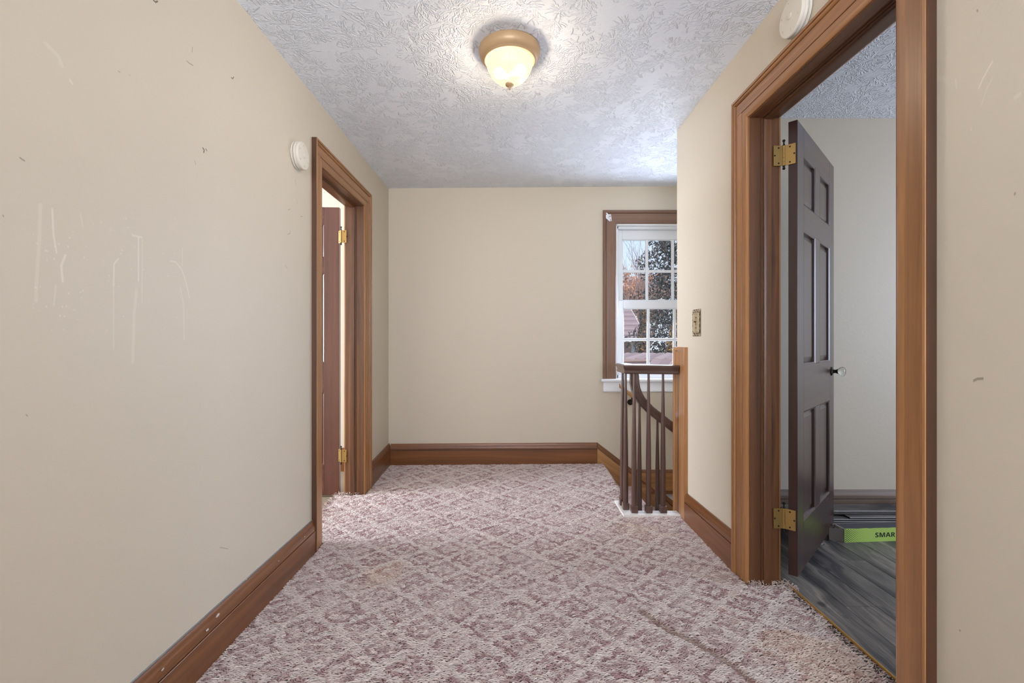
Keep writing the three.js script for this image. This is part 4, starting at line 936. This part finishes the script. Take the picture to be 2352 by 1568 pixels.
// trees: trunk and limbs as tubes, foliage of many small leaf tufts
function blobs(list, size, flat = 0.5) {
  const base = new THREE.OctahedronGeometry(1, 0); base.deleteAttribute('uv');
  const bp = base.attributes.position, n = bp.count, pos = new Float32Array(list.length * n * 3), o = new THREE.Object3D(), v = V();
  list.forEach((p, k) => { o.position.copy(p); o.rotation.set(rr(0, 6.3), rr(0, 6.3), rr(0, 6.3)); const s = size * rr(0.5, 1.3); o.scale.set(s * 1.6, s * flat, s * 0.7); o.updateMatrix(); for (let i = 0; i < n; i++) { v.fromBufferAttribute(bp, i).applyMatrix4(o.matrix); pos.set([v.x, v.y, v.z], (k * n + i) * 3); } });
  const g = new THREE.BufferGeometry(); g.setAttribute('position', new THREE.BufferAttribute(pos, 3)); g.computeVertexNormals();
  return g;
}
const bark = new THREE.MeshStandardMaterial({ color: '#5a4c48', roughness: 0.9 }), barkPale = new THREE.MeshStandardMaterial({ color: '#9a8580', roughness: 0.9 });
function evergreen(label, x, d, H, R, tones, sd, count) {
  seed = sd;
  const g = thing('evergreen_tree', label, 'tree', [x, GY, -d]);
  mesh('trunk', lathe([[0.22, 0], [0.17, H * 0.3], [0.08, H * 0.8], [0.01, H]], 8), bark, g);
  const sets = tones.map(() => []);
  for (let i = 0; i < count; i++) { const t = Math.pow(rnd(), 1.25), y = H * (0.06 + 0.94 * t), a = rr(0, 6.283), tier = 0.75 + 0.25 * Math.sin(y * 6 + a * 2), r = R * (1 - t * 0.93) * tier * Math.sqrt(rr(0.15, 1)); sets[Math.floor(rnd() * tones.length)].push(V(Math.cos(a) * r, y - r * 0.22, Math.sin(a) * r)); }
  sets.forEach((s, i) => { const m = mesh('foliage', blobs(s, 0.034, 0.30), new THREE.MeshStandardMaterial({ color: tones[i], roughness: 0.8 }), g); m.userData.kind = 'stuff'; });
}
evergreen('tall dark spruce filling the middle window column', 4.95, 13.2, 14, 2.3, ['#3c4046', '#4a4e55', '#62605a'], 21, 42000);
function shrub(label, x, d, H, R, tones, sd, count) {
  seed = sd;
  const g = thing('shrub', label, 'shrub', [x, GY, -d], 0, 'shrubs beyond the porch roof');
  mesh('stem', lathe([[0.08, 0], [0.05, H * 0.5], [0.01, H * 0.8]], 6), bark, g);
  const sets = tones.map(() => []);
  for (let i = 0; i < count; i++) { const y = rr(0.1, H), k = Math.sin(Math.PI * Math.min(1, 0.25 + 0.75 * y / H)), a = rr(0, 6.283), r = R * Math.max(0.15, k) * Math.sqrt(rr(0.1, 1)); sets[Math.floor(Math.pow(rnd(), 1.6) * tones.length)].push(V(Math.cos(a) * r, y, Math.sin(a) * r)); }
  sets.forEach((s, i) => { const m = mesh('foliage', blobs(s, 0.035, 0.35), new THREE.MeshStandardMaterial({ color: tones[i], roughness: 0.85 }), g); m.userData.kind = 'stuff'; });
}
shrub('brown bush with golden leaves below the spruce', 3.50, 9.6, 4.75, 0.6, ['#6e6055', '#7b6b5c', '#8d7350', '#b58f52'], 31, 9000);
shrub('dark leafy bush beside the neighbouring house corner', 3.07, 10.75, 4.7, 0.38, ['#4a4a50', '#5a5352', '#8a6a4a'], 32, 5000);
// bare deciduous tree
function branchTree(label, x, d, H, sd, mat, leafTones, leafN, group, R0) {
  seed = sd;
  const g = thing('deciduous_tree', label, 'tree', [x, GY, -d], 0, group);
  const geos = [], tips = [];
  const grow = (p, dir, len, r, lvl) => {
    const q = p.clone().addScaledVector(dir, len), c = cyl(r, r * 0.68, len, lvl < 2 ? 7 : 4);
    c.translate(0, len / 2, 0); c.applyQuaternion(new THREE.Quaternion().setFromUnitVectors(V(0, 1, 0), dir)); c.translate(p.x, p.y, p.z); geos.push(c);
    if (lvl > 3) tips.push(q);
    if (lvl >= 6) return;
    const n = lvl === 0 ? 4 : lvl < 3 ? 3 : 3;
    for (let i = 0; i < n; i++) { const nd = dir.clone().add(V(rr(-1, 1), rr(-0.35, 0.75), rr(-1, 1)).multiplyScalar(0.62)).normalize(); grow(lvl === 0 || i ? p.clone().lerp(q, lvl === 0 ? rr(0.55, 1) : rr(0.5, 1)) : q, nd, len * rr(0.6, 0.82), r * 0.6, lvl + 1); }
  };
  grow(V(0, 0, 0), V(0.03, 1, 0).normalize(), H * 0.34, R0, 0);
  mesh('trunk_and_limbs', geos, mat, g);
  if (leafN) { const sets = leafTones.map(() => []); for (let i = 0; i < leafN; i++) { const t = tips[Math.floor(rnd() * tips.length)]; sets[Math.floor(rnd() * sets.length)].push(t.clone().add(V(rr(-0.35, 0.35), rr(-0.3, 0.3), rr(-0.35, 0.35)))); } sets.forEach((s, i) => { const m = mesh('foliage', blobs(s, 0.085, 0.4), new THREE.MeshStandardMaterial({ color: leafTones[i], roughness: 0.8 }), g); m.userData.kind = 'stuff'; }); }
}
branchTree('bare leafless tree against the blue sky in the window', 6.6, 23, 8.6, 61, barkPale, [], 0, 'deciduous trees beyond the house', 0.10);
branchTree('russet autumn tree low in the upper window panes', 8.2, 37, 9.4, 64, bark, ['#c58f76', '#b98570', '#d3a68c'], 9000, 'deciduous trees beyond the house', 0.13);
console.log('all built');

renderer.render(scene, camera);
